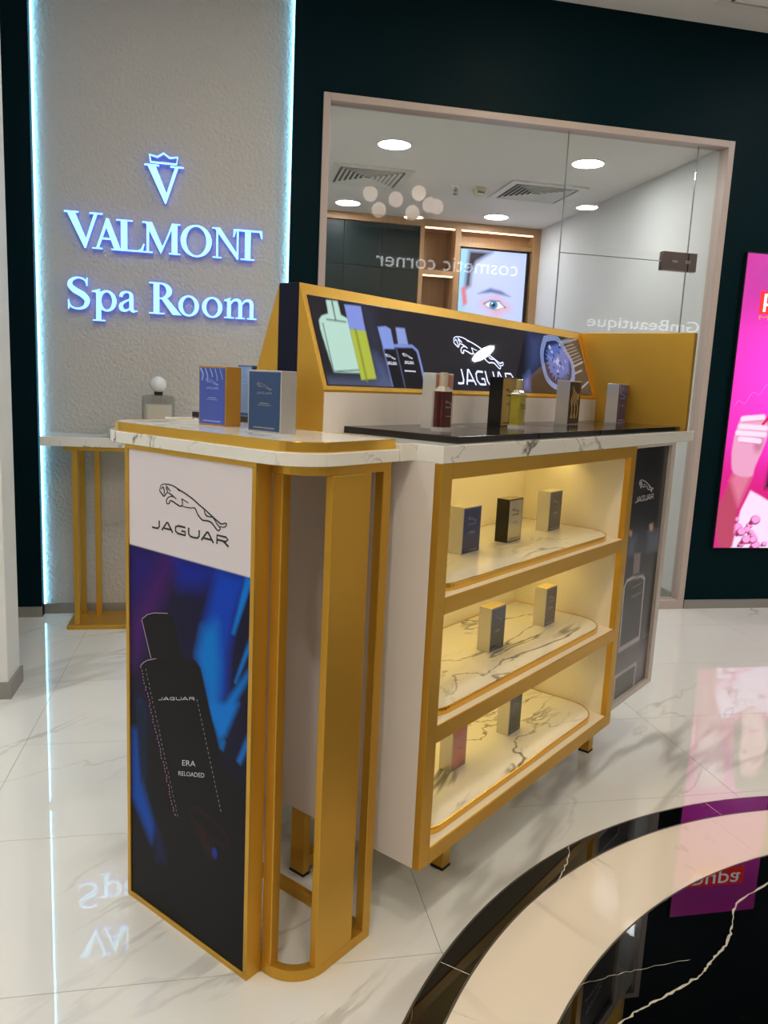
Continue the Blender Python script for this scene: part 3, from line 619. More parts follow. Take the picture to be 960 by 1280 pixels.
for x, z, y in ((1.241, 2.832, .66), (1.340, 2.719, .58), (1.474, 2.805, .66), (1.704, 2.900, .56), (1.785, 2.785, .66), (1.874, 2.792, .58), (1.641, 2.711, .62)):
    r = .066
    prof = [(max(.002, r*math.sin(math.pi*k/12)), z-r*math.cos(math.pi*k/12)) for k in range(13)]
    g = t.part('globe', MB().lathe(prof, x, y, 20), GLOBE, smooth=True)
    t.part('stem', MB().tube([(x, y, z+r-.004), (x+(1.55-x)*.25, y+(.62-y)*.25, (z+r+ZC)/2), (1.55+(x-1.55)*.2, .62+(y-.62)*.2, ZC-.01)], .004), GOLD_EDGE, g)

# ================================================================ THE KIOSK
ZB, ZT, ZM = .170, 1.046, 1.081         # cabinet underside, underside and top of the main worktop
U1, U2, U3 = .3145, 1.341, 1.690        # cabinet ends
VF, VB = -.188, .700                    # cabinet front and back
HU0, HU1 = .3206, 1.763                 # header
BK = .158                               # back of the open shelves

# ---- shelf cabinet
t = Thing('shelf_cabinet', 'white and gold display cabinet with three lit open shelves', 'cabinet', ((U1+U2)/2, .256, 0))
cab = t
t.part('side_panel', MB().box(U1, U1+.034, VF+.018, VB, ZB, ZT), WHITE, bevel=.001)
t.part('side_panel', MB().box(1.307, U2, VF+.018, VB, ZB, ZT), INSIDE, bevel=.001)
t.part('top_panel', MB().box(U1+.034, 1.307, VF+.018, VB, 1.016, ZT), INSIDE)
t.part('bottom_panel', MB().box(U1+.034, 1.307, VF+.004, VB, ZB, .206), INSIDE)
t.part('back_panel', MB().box(U1+.034, 1.307, BK, BK+.02, .204, 1.016), INSIDE)
t.part('rear_panel', MB().box(U1+.034, 1.307, VB-.02, VB, .204, 1.016), WHITE)
for z in (.768, .488):
    t.part('shelf', MB().box(U1+.034, 1.307, VF+.004, BK, z-.034, z), INSIDE)
F0, F1 = VF, VF+.0182
ff = t.part('face_frame', MB().box(U1, .353, F0, F1, ZB, ZT), GOLD, bevel=.0012)
tag(ff, 'gold front frame')
t.part('frame_stile', MB().box(1.301, U2, F0, F1, ZB, ZT), GOLD, ff, .0012)
for z0, z1 in ((1.013, ZT), (.732, .768), (.450, .488), (ZB, .206)):
    t.part('frame_rail', MB().box(.353, 1.301, F0, VF+.0042 if z0 < 1 else F1, z0, z1), GOLD, ff, .0008)
WARM2 = mat('shelf_warm_led', (255, 255, 255), .5, emit=(255, 222, 130), estr=13.0)
for z in (1.016, .735, .457):
    lb = t.part('light_bar', MB().box(.37, 1.295, .002, .030, z-.006, z+.0004), INSIDE)
    t.part('light_strip', MB().box(.375, 1.290, .011, .024, z-.0075, z-.0055), WARM2, lb)
    t.part('light_shield', MB().box(.37, 1.295, .002, .0075, z-.015, z-.0055), INSIDE, lb)  # lip added to keep the strip out of floor and tray reflections
def leg(u0, u1, v0, v1, zt=ZB):
    l = t.part('leg', MB().box(u0, u1, v0, v1, .006, zt), GOLD, None, .0015)
    t.part('foot', MB().box(u0-.001, u1+.001, v0-.001, v1+.001, 0, .0062), RUBBER, l)
for u0, u1 in ((.568, .602),):
    leg(u0, u1, -.088, -.054); leg(u0, u1, .566, .600)
leg(.316, .338, .150, .195)
t.part('floor_rail', MB().box(.338, 1.24, .158, .187, .010, .040), GOLD, None, .0015)
leg(1.24, 1.262, .150, .195)

# ---- poster cabinet at the far end
t = Thing('poster_cabinet', 'cabinet end with a dark perfume poster in a pale frame', 'cabinet', (1.515, .256, 0))
t.part('body', MB().box(U2+.0005, U3, VF+.012, VB, .212, ZT), WHITE, bevel=.001)
PALE = mat('pale_frame', (196, 186, 178), .35, .1)
fr = t.part('poster_frame', MB().box(1.654, U3, VF, VF+.0122, .212, ZT), PALE, bevel=.001)
t.part('frame_bar', MB().box(U2+.0005, 1.654, VF, VF+.0122, .212, .231), PALE, fr, .001)
t.part('frame_bar', MB().box(U2+.0005, 1.654, VF, VF+.0122, 1.038, ZT), PALE, fr, .001)
D_ = ART['DARK']
cv = Canvas(U2+.001, 1.654, .231, 1.038, .0042, (44, 42, 44))
cv.poly([(1.34, .95), (1.66, .95), (1.66, 1.04), (1.34, 1.04)], (34, 32, 34), .03)
cv.poly(D_['coat'], (40, 42, 48), .012); cv.poly(D_['legs'], (58, 62, 74), .012)
cv.poly(D_['jean1'], (84, 92, 112), .02); cv.poly(D_['jean2'], (92, 100, 120), .02)
cv.poly(D_['hand1'], (196, 160, 136), .005); cv.poly(D_['hand2'], (196, 160, 136), .005)
cv.poly(D_['lowhaze'], (112, 106, 112), .06)
cv.poly(D_['out'], (52, 50, 50), .004); cv.poly(D_['neck'], (132, 120, 122), .004)
cv.line(D_['out']+D_['out'][:1], .010, (176, 168, 170), .002); cv.poly(D_['foot'], (170, 162, 164), .003)
cv.poly(D_['sec'], (84, 80, 80), .004); cv.line(D_['sec'], .010, (182, 174, 176), .002)
for k in range(3): cv.line([(1.45, .62-.03*k), (1.55, .62-.03*k)], .003, (120, 116, 112), .002)
DP = plane_map((0, VF+.0115, 0), (1, 0, 0), (0, 0, 1), (0, -1, 0))
pp = cv.build('poster', DP, print_mat('dark_poster_print', 0, .22), t)
INKW = mat('pale_ink', (178, 176, 180), .4)
mb = cat_logo(MB(), DP, 1.416, .893, .128, .0028, .0005); t.part('cat_emblem', mb, INKW, pp)
mb = wordmark(MB(), DP, 1.400, .868, .155, .017, .17, .0005); t.part('lettering', mb, INKW, pp)
for v0, v1 in ((-.088, -.054), (.566, .600)): leg(1.436, 1.470, v0, v1, .2125)

# ---- poster stand at the near end
PW, PD = .407, .0386
t = Thing('poster_stand', 'gold end stand with a tall perfume poster and rounded open frame', 'display stand', (.13, .2, 0))
stand = t
bx = t.part('poster_box', MB().box(.004, PD, 0, PW, 0, ZT), GOLD, bevel=.0012)
for b in ((0, .0042, 0, PW, 0, .012), (0, .0042, 0, PW, ZT-.010, ZT), (0, .0042, 0, .011, .012, ZT-.010), (0, .0042, PW-.011, PW, .012, ZT-.010)):
    t.part('frame_bar', MB().box(*b), GOLD_EDGE if False else GOLD, bx, .0012)
P_ = ART['POSTER']
cv = Canvas(.011, PW-.011, .012, ZT-.010, .0024, (22, 22, 26))
cv.poly([(0, .45), (PW, .40), (PW, .85), (0, .85)], (30, 26, 62), .06, .8)
cv.poly(P_['tl'], (40, 24, 116), .035); cv.poly(P_['purp'], (78, 26, 116), .03, .85); cv.poly(P_['topb'], (24, 44, 168), .03)
cv.poly(P_['beam1'], (16, 66, 190), .016); cv.poly(P_['core'], (0, 122, 214), .018)
for k, s in (('beam2', .004), ('beam3', .004), ('beam4', .007), ('low', .008), ('low2', .006)): cv.poly(P_[k], (6, 122, 222), s)
hand = [(.404, .45), (.395, .30), (.33, .16), (.30, .05), (.08, .05), (.02, .20), (.02, .36), (.08, .44), (.13, .40)]
cv.poly(hand, (23, 23, 27), .02, .85)
cv.poly(P_['left'], (10, 76, 176), .014); cv.poly(P_['finger'], (28, 46, 80), .005); cv.poly(P_['finger2'], (22, 36, 66), .008); cv.poly(P_['finger3'], (26, 32, 76), .010)
cv.poly(P_['body'], (24, 24, 27), .0025); cv.poly(P_['cap'], (26, 26, 29), .0025)
cv.poly(P_['tip'], (4, 104, 186), .004)
rx, rz = np.mean(P_['red'], 0)
cv.line([(rx+.06*math.cos(a), rz+.022*math.sin(a)-.15*.06*math.cos(a)*-1) for a in np.linspace(0, 6.28, 24)], .004, (60, 26, 30), .006, .6)
cv.line([(rx+.03, rz-.02), (rx-.01, rz-.06)], .02, (60, 28, 32), .01, .7); cv.spot(rx-.02, rz-.05, .008, .012, (24, 56, 150), .6)
cv.poly([(0, .8311), (PW, .8311), (PW, 1.1), (0, 1.1)], (222, 214, 218))
PP = plane_map((.0032, 0, 0), (0, 1, 0), (0, 0, 1), (-1, 0, 0))
pp = cv.build('poster', PP, print_mat('poster_print', 0, .45, spec=.12), t, bx)
PQ = plane_map((.0032, PW, 0), (0, -1, 0), (0, 0, 1), (-1, 0, 0))     # a runs left to right on the poster
INKB = mat('black_ink', (20, 19, 22), .4)
t.part('cat_emblem', cat_logo(MB(), PQ, PW-.2887, .9056, .2066, .0030), INKB, pp)
t.part('lettering', wordmark(MB(), PQ, PW-.3129, .8790, .2385, .0185, .20), INKB, pp)
INKL = mat('white_ink', (214, 212, 216), .4)
t.part('lettering', wordmark(MB(), PQ, PW-.2918, .5085, .120, .0066, .17, slope=.30), INKL, pp)
t.part('lettering', text_flat(MB(), 'ERA', PQ, PW-.2111, .3885, .0435, .0122, .0006, .30), INKL, pp)
t.part('lettering', text_flat(MB(), 'RELOADED', PQ, PW-.2235, .3613, .0846, .0100, .0006, .31), INKL, pp)
INKP = mat('pink_foil', (196, 120, 170), .4); INKG = mat('grey_foil', (140, 140, 142), .4)
def dashes(a, b, n, w, jit, both):
    mb = MB()
    for k in range(n):
        x = a[0]+(b[0]-a[0])*k/n; z = a[1]+(b[1]-a[1])*k/n
        dx, dz = (b[0]-a[0])/n*.5, (b[1]-a[1])/n*.5
        ox = random.uniform(-jit, jit)
        decal(mb, band([(PW-x+ox, z), (PW-x-dx+ox+random.uniform(-.002, .002)*both, z+dz)], w), PQ)
    return mb
t.part('stitching', dashes(P_['stitchl'][0], P_['stitchl2'][1], 46, .0018, .003, 1), INKP, pp)
t.part('stitching', dashes((P_['stitchl'][0][0]-.016, P_['stitchl'][0][1]), (P_['stitchl2'][1][0]-.010, P_['stitchl2'][1][1]), 32, .0011, .001, 0), INKG, pp)
t.part('stitching', dashes(P_['stitchr'][0], P_['stitchr2'][1], 24, .0013, 0, 0), INKG, pp)
mb = MB()
for g in ('glint', 'glint2', 'glint3'): decal(mb, band([(PW-x, z) for x, z in P_[g]], .0013), PQ)
t.part('outline', mb, mat('outline_ink', (190, 170, 184), .4), pp)
# rounded open frame: base and top rings, posts, side boards
V0, V1 = -.100, .507
oR = rrect(.0388, .268, V0, V1, [.085, .004, .004, .085], 10); iR = rrect(.0608, .248, V0+.022, V1-.022, [.063, .003, .003, .063], 10)
t.part('base_ring', MB().ring(oR, iR, 0, .024), GOLD, bevel=.002)
t.part('top_ring', MB().ring(oR, iR, 1.026, ZT), GOLD, bevel=.001)
for s in (0, 1):
    m = lambda a, b: (a, b) if s == 0 else (PW-b, PW-a)
    a, b = m(-.027, -.001); t.part('post', MB().box(.040, .062, a, b, .0235, 1.0265), GOLD, None, .002)
    a, b = m(V0, V0+.018); t.part('side_board', MB().box(.096, .206, a, b, .0235, 1.0265), GOLD, None, .002)
    a, b = m(V0, V0+.022); t.part('post', MB().box(.243, .268, a, b, .0235, 1.0265), GOLD, None, .002)

# ---- worktops
main = [(.272, -.118), (U1, -.118), (U1, VF-.001)] + [(1.858, VF-.001), (1.862, VF+.004), (1.862, VB)] + [(U1, VB), (U1, .62), (.272, .62)]
single('worktop', MB().flat(main, ZT, ZM), KMARBLE, 'long white marble worktop under the black tester trays', 'worktop', (1.07, .256, ZT), bevel=.0012)
ZE, ZTR = 1.070, 1.089
so = rrect(-.003, .2718, -.115, .525, [.095, .002, .002, .095], 12)
single('worktop', MB().flat(so, ZT, ZE), KMARBLE, 'rounded white marble worktop on the gold poster stand', 'worktop', (.13, .2, ZT), bevel=.0012)
def inlaid_tray(u0, u1, v0, v1, rad, z0, z1, label, group=None):
    t = Thing('marble_tray', label, 'tray', ((u0+u1)/2, (v0+v1)/2, z0), group=group)
    o = rrect(u0, u1, v0, v1, rad, 10); w = .004
    i = rrect(u0+w, u1-w, v0+w, v1-w, [max(.001, r-w) for r in rad], 10)
    t.part('gold_rim', MB().ring(o, i, z0, z1), GOLD_EDGE, bevel=.0008)
    t.part('marble_inlay', MB().flat(i, z0, z1-.0006), KMARBLE)
    return t
inlaid_tray(.007, .2705, -.105, .515, [.088, .003, .003, .088], ZE, ZTR, 'marble tray with a gold rim on the rounded poster stand')
SG = 'gold rimmed marble trays on the lit shelves'
for z0, z1, lb in ((.768, .785, 'top shelf'), (.488, .505, 'middle shelf'), (.206, .223, 'bottom shelf')):
    inlaid_tray(.356, 1.303, VF+.021, BK-.001, [.075, .10, .003, .003], z0, z1, 'gold rimmed marble tray on the %s of the lit cabinet' % lb, SG)
cuts = (.386, .743, 1.101, 1.462, 1.7645)
fl = ('under the red bottle', 'under the black carton and yellow bottle', 'under the silver carton with gold flames', 'beside the gold wing panel')
for k in range(4):
    for row in (0, 1):
        v0, v1 = (-.171, .1382) if row == 0 else (.3728, .684)
        u0, u1 = cuts[k]+.004, cuts[k+1]-.004
        single('tester_tray', MB().box(u0, u1, v0, v1, ZM-.0002, 1.096), BLACK,
               ('black tester tray %s' % fl[k]) if row == 0 else ('black tester tray behind the header board %s' % ('under the pale blue carton', 'next to the pale blue carton tray', 'next to the wing end tray', 'against the gold wing')[k]),
               'tray', ((u0+u1)/2, (v0+v1)/2, ZM), group='black tester trays on the worktop', bevel=.0012)

# ---- header board
t = Thing('header_board', 'gold header board with slanted black perfume sign and side wing', 'sign', (1.04, .256, ZM))
t.part('core_board', MB().box(HU0, HU1, .2242, .2868, ZM, 1.407), NAVY, bevel=.001)
prof = [(.224, 1.407), (.140, 1.176), (.140, ZM), (.224, ZM)]
t.part('wedge', MB().prism(prof, lambda a, b: (HU0, a, b), lambda a, b: (HU1, a, b)), GOLD, bevel=.001)
prof2 = [(.511-a, b) for a, b in prof]
t.part('wedge', MB().prism(prof2, lambda a, b: (HU0, a, b), lambda a, b: (HU1, a, b)), GOLD, bevel=.001)
single('wing_panel', MB().box(HU1+.0004, HU1+.030, -.186, .698, ZM, 1.407), GOLD, 'gold wing panel closing the far end of the worktop', 'panel', (HU1+.015, .256, ZM), bevel=.0015)
t.part('lower_panel', MB().box(HU0+.0015, HU1-.0005, .1385, .1405, ZM, 1.171), WHITE)
L_ = math.hypot(.084, .231); B_ = (0, .084/L_, .231/L_); N_ = (0, -.231/L_, .084/L_)
HP = plane_map((0, .140, 1.176), (1, 0, 0), B_, N_)
sl = t.part('sign_panel', MB().prism([(.335, .010), (1.735, .010), (1.735, .2185), (.335, .2185)], lambda a, b: HP(a, b, -.001), lambda a, b: HP(a, b, .0012)), mat('sign_black', (16, 16, 20), .2))
H_ = ART['HEADER']
cv = Canvas(.3365, 1.7335, .0115, .217, .0030, (38, 37, 46))
cv.poly(H_['haze'], (58, 64, 92), .03, .7); cv.poly(H_['haze2'], (92, 106, 160), .03, .8); cv.poly(H_['smoke'], (96, 108, 146), .016, .8)
cv.poly(H_['b1'], (196, 236, 226), .002); cv.line(H_['b1l'], .003, (40, 58, 70), .001); cv.line(H_['b1m'], .003, (52, 82, 90), .001); cv.line(H_['b1n'], .004, (40, 56, 72), .002)
cv.poly(H_['t1'], (140, 160, 244), .002); cv.poly(H_['t1b'], (186, 200, 74), .002)
c_ = H_['t1b']; cv.line([((c_[0][0]*.65+c_[1][0]*.35), c_[0][1]), ((c_[3][0]*.65+c_[2][0]*.35), c_[3][1])], .006, (128, 146, 40), .004)
cv.poly(H_['t2b'], (24, 24, 34), .002); cv.line(H_['t2e'], .004, (120, 136, 196), .002); cv.poly(H_['t2'], (142, 166, 246), .002)
cv.poly(H_['b3'], (22, 22, 32), .002); cv.line(H_['b3e'], .008, (140, 160, 232), .002); cv.line(H_['b3f'], .003, (100, 112, 160), .002); cv.poly(H_['n3'], (150, 172, 242), .002)
cv.poly(H_['blue'], (66, 76, 122), .03); cv.poly(H_['strip'], (96, 112, 178), .015)
cv.poly([(1.45, .0), (1.74, .0), (1.74, .22), (1.52, .22)], (74, 68, 64), .03, .8)
H_['w'] = smooth_line(H_['w']+H_['w'][:1], 5)[:-1]
cv.poly(H_['w'], (40, 48, 90), .004)
wc = np.mean(H_['w'], 0)
for k in (1.0, .93, .86):
    cv.line([tuple(wc+(np.array(p)-wc)*k) for p in H_['w']+H_['w'][:1]], .004, (170, 190, 250), .002)
for k in range(26):
    a = k*math.pi*2/26; ca, sa = math.cos(a), math.sin(a)
    rr = .085 if abs(ca) > .5 else .075
    cv.line([(wc[0]+ca*rr*.55*1.15, wc[1]+sa*rr*.55), (wc[0]+ca*rr*.8*1.15, wc[1]+sa*rr*.8)], .003, (130, 150, 226), .002)
cv.poly(H_['wi'], (96, 118, 196), .006)
rs = np.random.RandomState(3)
for k in range(34):
    p = np.array(H_['wi'][rs.randint(7)])*rs.rand()*.5; q = wc+(np.array(H_['wi'][rs.randint(7)])-wc)*rs.rand()
    cv.spot(q[0], q[1], .004+.006*rs.rand(), .003+.005*rs.rand(), ((30, 38, 80), (200, 214, 255), (140, 160, 232))[k % 3], .6)
for k in range(9):
    f = k/8; p0 = np.array(H_['rays'][0])*(1-f)+np.array(H_['rays'][4])*f; p1 = np.array(H_['rays'][1])*(1-f)+np.array(H_['rays'][3])*f
    cv.line([p0, p1], .003, (170, 166, 170), .0015, .8)
for k in ('ray1', 'ray2', 'ray3', 'ray4'): cv.line(H_[k], .005, (176, 174, 186), .002)
pp = cv.build('sign_print', lambda a, b: HP(a, b, .0014), print_mat('sign_picture', .5, .02, .35, spec=.4), t, sl)
HQ = lambda a, b, h=0.0: HP(a, b, .0014+h)
GLOW = mat('sign_white_film', (220, 226, 244), .25, emit=(196, 210, 255), estr=.55)
t.part('cat_emblem', cat_logo(MB(), HQ, .8935, .0815, .2485, .0042), GLOW, sl)
t.part('lettering', wordmark(MB(), HQ, .8690, .0265, .315, .0445, .14), GLOW, sl)
mb = MB()
for k in ('lg2', 'lg3'):
    a = H_[k]; cat_logo(mb, HQ, a[0][0], a[1][1]+.012, abs(a[1][0]-a[0][0]), .0013); wordmark(mb, HQ, a[0][0], a[1][1]-.002, abs(a[1][0]-a[0][0]), .008, .2)
a = H_['tx3']; decal(mb, band([tuple(a[0]), tuple(a[1])], .004), HQ)
t.part('lettering', mb, mat('soft_white_film', (190, 196, 214), .3, emit=(180, 190, 220), estr=.3), sl)
t.part('lower_panel', MB().box(HU0+.0015, HU1-.0005, .3705, .3725, ZM, 1.171), WHITE)

# ================================================================ GOODS
def carton(label, u0, v0, z, w, dp, h, face, fcol, scol, tcol, group, style='plain', frough=.18, smetal=.7, fmetal=.0, border=True):
    """carton with its near corner at (u0, v0); face '-v' looks along -v with width w in u, face '-u' has width w in v"""
    du, dv = (w, dp) if face == '-v' else (dp, w)
    t = Thing('perfume_carton', label, 'box', (u0+du/2, v0+dv/2, z), group=group)
    key = 'carton_%d_%d_%d_%d' % (*scol, int(smetal*10))
    body = t.part('carton_body', MB().box(u0, u0+du, v0, v0+dv, z, z+h), mat(key, scol, .26, smetal), bevel=.0008)
    tk = 'carton_top_%d_%d_%d' % tcol
    t.part('lid', MB().box(u0+.0008, u0+du-.0008, v0+.0008, v0+dv-.0008, z+h-.0002, z+h+.0005), mat(tk, tcol, .3, .6), body)
    e = .003 if border else .0012
    fk = 'carton_face_%d_%d_%d_%d' % (*fcol, int(fmetal*10))
    fm = mat(fk, fcol, frough, fmetal, coat=.25, noise=(22, .22, (1, 1, .4)))
    if face == '-v':
        pm = plane_map((u0, v0, z), (1, 0, 0), (0, 0, 1), (0, -1, 0))
    else:
        pm = plane_map((u0, v0+dv, z), (0, -1, 0), (0, 0, 1), (-1, 0, 0))
    pan = t.part('front_print', MB().prism([(e, e), (w-e, e), (w-e, h-e), (e, h-e)], lambda a, b: pm(a, b, -.0004), lambda a, b: pm(a, b, .0004)), fm)
    pq = lambda a, b, h_=0.0: pm(a, b, .0004+h_)
    lk = mat('foil_%s' % style, {'dark': (46, 44, 44), 'flame': (214, 178, 96)}.get(style, (140, 140, 146)), .4, .4)
    mb = MB(); s = w*.46; cx = w/2-s/2
    if style == 'flame':
        for k in range(5):
            x = w*(.25+.12*k); pts = [(x, h*.15), (x+.006*(-1)**k, h*.35), (x-.004, h*.55), (x+.008, h*.72), (x+.004, h*.88-.01*k)]
            decal(mb, band(smooth_line(pts, 4), .0028), pq, .0004)
    else:
        cat_logo(mb, pq, cx, h*.68, s, .0009, .0003); wordmark(mb, pq, cx, h*.62, s, .0042, .2, .0003)
        decal(mb, band([(w*.36, h*.47), (w*.64, h*.47)], .0016), pq, .0003)
        decal(mb, band([(w*.30, h*.44), (w*.70, h*.44)], .0010), pq, .0003)
        decal(mb, band([(w*.18, h*.075), (w*.82, h*.075)], .0022), pq, .0003)
        if style == 'sash':      # glossy ribbon print across the top
            for k in range(5):
                pts = [(w*(.06+.18*k), h*.965), (w*(.16+.17*k), h*(.86-.02*(k % 2))), (w*(.12+.19*k), h*(.76+.03*(k % 3)))]
                decal(mb, band(smooth_line(pts, 5), .004-.0006*k), pq, .0003)
    t.part('foil_print', mb, mat('pale_blue_foil', (150, 176, 240), .25, .3) if style == 'sash' else lk, pan)['kind'] = 'stuff'
    return t
SILV = (206, 203, 196); CREAM = (214, 206, 186)
G1, G2, G3, G4, G5 = ('cartons on the top lit shelf', 'cartons on the middle lit shelf', 'cartons on the bottom lit shelf', 'cartons on the black tester trays', 'cartons on the rounded stand top')
carton('silver carton with a blue front on the top lit shelf', .660, -.026, .7844, .084, .040, .118, '-v', (34, 44, 96), SILV, CREAM, G1)
carton('black sided carton with a gold front on the top lit shelf', .888, -.024, .7844, .078, .038, .118, '-v', (206, 192, 152), (34, 32, 26), (150, 140, 116), G1, 'dark', fmetal=.6, smetal=.3)
carton('silver carton with a dark grey front on the top lit shelf', 1.133, -.022, .7844, .080, .040, .119, '-v', (82, 80, 76), SILV, CREAM, G1)
carton('silver carton with a charcoal front on the middle lit shelf', .790, -.050, .5044, .076, .038, .120, '-v', (72, 73, 74), SILV, (226, 204, 140), G2)
carton('silver carton with a lilac grey front on the middle lit shelf', 1.107, -.048, .5044, .070, .038, .117, '-v', (104, 100, 106), SILV, (226, 204, 140), G2)
carton('silver carton with a pink front on the bottom lit shelf', .640, -.050, .2224, .068, .038, .118, '-v', (198, 128, 122), SILV, CREAM, G3, fmetal=.4)
carton('silver carton with a green grey front on the bottom lit shelf', .929, -.051, .2224, .071, .038, .120, '-v', (72, 78, 70), SILV, CREAM, G3)
carton('silver white carton standing behind the red bottle', .556, .008, 1.0955, .074, .036, .129, '-v', (168, 104, 84), (212, 210, 208), CREAM, G4, smetal=.45)
carton('black sided carton with a gold front beside the yellow bottle', .881, .018, 1.0955, .078, .040, .130, '-v', (206, 170, 92), (26, 26, 26), (150, 132, 84), G4, 'dark', fmetal=.7, smetal=.25)
carton('silver carton with gold flames on a brown front', 1.272, .012, 1.0955, .082, .042, .132, '-v', (62, 50, 38), (196, 192, 186), (226, 210, 150), G4, 'flame', fmetal=.5)
carton('silver carton with a purple front beside the gold wing', 1.672, .020, 1.0955, .080, .042, .133, '-v', (58, 50, 104), (196, 190, 186), CREAM, G4, 'sash', smetal=.5)
carton('tall blue carton with gold side on the rounded stand', .153, .266, ZTR-.0006, .090, .042, .126, '-u', (56, 78, 168), (196, 146, 62), (190, 186, 176), G5, 'sash')
carton('dark teal carton with silver side on the rounded stand', .127, .072, ZTR-.0006, .095, .042, .122, '-u', (24, 62, 108), (196, 193, 190), (206, 202, 196), G5)
carton('pale blue and silver carton on the far tester tray', .478, .545, 1.0955, .056, .060, .129, '-u', (120, 150, 190), (60, 84, 146), (200, 200, 200), 'cartons on the far tester trays', 'sash', smetal=.3)

GLASSB = mat('bottle_glass', (250, 248, 246), .02, trans=1.0, ior=1.45)
def bottle(label, uc, vc, z, w, dp, hb, htot, liquid, dark, ccol, name='perfume_bottle'):
    t = Thing(name, label, 'bottle', (uc, vc, z))
    R_ = lambda k, r=.006: rrect(uc-w/2*k, uc+w/2*k, vc-dp/2*k, vc+dp/2*k, r, 4)
    t.part('liquid', MB().stack([(R_(.86), z+.010), (R_(.86), z+hb*.93)]), mat('liquid_'+label[:12], liquid, .1, emit=None, coat=.5, noise=(30, .35, (1, 1, 2))), smooth=False)
    t.part('glass_base', MB().stack([(R_(.98), z), (R_(1.0), z+.004), (R_(.99), z+.0102)]), mat('thick_glass', (205, 200, 196), .06, .3))
    t.part('shoulder', MB().stack([(R_(.97), z+hb*.92), (R_(.86), z+hb*.97), (R_(.62, .004), z+hb), (R_(.5, .004), z+hb+.004)]), mat('cut_glass', (222, 214, 196), .08, .55), bevel=.001)
    g = t.part('glass_body', MB().stack([(R_(1), z+.008), (R_(1), z+hb*.925)]), glass_mat('bottle_pane_'+label[:8], (240, 238, 236), 1.18))
    r = w*.25
    t.part('cap', MB().lathe([(r, z+hb+.003), (r, z+htot-.002), (r-.0015, z+htot), (.0005, z+htot)], uc, vc, 20, 1, .9), mat('cap_'+label[:10], ccol, .15, .55), bevel=.0006)
    pm = plane_map((uc-w/2, vc-dp/2, z), (1, 0, 0), (0, 0, 1), (0, -1, 0))
    mb = cat_logo(MB(), pm, w*.2, hb*.62, w*.6, .0009); wordmark(mb, pm, w*.2, hb*.55, w*.6, .004, .2); decal(mb, band([(w*.3, hb*.36), (w*.7, hb*.36)], .0012), pm)
    t.part('foil_print', mb, mat('bottle_foil', (150, 120, 116), .4, .3), g)['kind'] = 'stuff'
bottle('dark red perfume bottle with a pale cap on the black tray', .503, -.052, 1.0955, .044, .032, .096, .130, (74, 3, 8), 0, (214, 196, 178))
bottle('yellow green perfume bottle beside the black and gold carton', .842, -.052, 1.0955, .042, .032, .094, .126, (176, 166, 42), 0, (190, 170, 128))

# ---------------------------------------------------------------- console table by the plaster panel
t = Thing('console_table', 'gold pedestal table with a white marble top by the plaster panel', 'table', (-.42, 3.80, 0), 'W')
t.part('table_top', MB().box(-.792, -.04, 3.675, 3.935, .850, .892), KMARBLE, bevel=.002)
t.part('support_plate', MB().box(-.70, -.13, 3.690, 3.92, .832, .8505), GOLD, bevel=.0015)
t.part('base_plate', MB().box(-.700, -.13, 3.690, 3.925, 0, .020), GOLD, bevel=.002)
for x in (-.655, -.585, -.245, -.175):
    for y in (3.712, 3.885):
        if x in (-.585, -.245) and y < 3.8: continue
        t.part('leg', MB().box(x-.012, x+.012, y-.012, y+.012, .0195, .8325), GOLD, bevel=.0015)
ACRY = mat('clear_acrylic', (226, 240, 238), .05, trans=.85, ior=1.45)
t = Thing('acrylic_holder', 'small clear acrylic price holder on the marble pedestal table', 'sign holder', (-.505, 3.74, .892), 'W')
t.part('foot_plate', MB().box(-.524, -.486, 3.725, 3.755, .892, .896), ACRY)
t.part('upright', MB().box(-.522, -.488, 3.745, 3.750, .8955, .945), ACRY)
# large display perfume with a ball cap
t = Thing('perfume_bottle', 'large clear display perfume with a white ball cap on the pedestal table', 'bottle', (-.30, 3.80, .892), 'W')
S_ = lambda k, r=.02: rrect(-.30-.072*k, -.30+.072*k, 3.80-.045*k, 3.80+.045*k, r, 5)
t.part('glass_body', MB().stack([(S_(.97), .892), (S_(1), .905), (S_(1), 1.070), (S_(.93), 1.084), (S_(.5, .015), 1.090)]), glass_mat('clear_bottle_glass', (232, 232, 228), 1.5), bevel=.002)
t.part('liquid', MB().stack([(S_(.86), .915), (S_(.86), 1.045)]), mat('pale_perfume', (236, 229, 218), .3))
t.part('collar', MB().lathe([(.020, 1.088), (.020, 1.104), (.001, 1.104)], -.30, 3.80, 20), mat('dark_collar', (48, 46, 40), .3, .5))
t.part('cap', MB().lathe([(max(.001, .038*math.sin(math.pi*k/14)), 1.137-.038*math.cos(math.pi*k/14)) for k in range(15)], -.30, 3.80, 28), mat('white_ball_cap', (226, 226, 222), .15, coat=.5), smooth=True)

# ---------------------------------------------------------------- lit wall letters
FACE = mat('letter_face', (70, 110, 130), .4, emit=(130, 214, 255), estr=2.0)
HALO = mat('letter_halo_edge', (60, 60, 200), .4, emit=(92, 104, 255), estr=.7)
def ellipse_ring(cx, cy, rx, ry, ix, iy, n=28, a0=0, a1=2*math.pi, tilt=0.0):
    q = []
    for k in range(n):
        p = []
        for aa, x, y in ((k, rx, ry), (k+1, rx, ry), (k+1, ix, iy), (k, ix, iy)):
            a = a0+(a1-a0)*aa/n; p.append((cx+x*math.cos(a+ (tilt if x == ix else 0)), cy+y*math.sin(a+(tilt if x == ix else 0))))
        q.append(p)
    return q
R4 = lambda x0, x1, y0, y1: [(x0, y0), (x1, y0), (x1, y1), (x0, y1)]
def vstroke(pts, ws, n=6):
    P = smooth_line(pts, n); W = [p[0] for p in smooth_line([(w, 0) for w in ws], n)]
    return band(P, W)
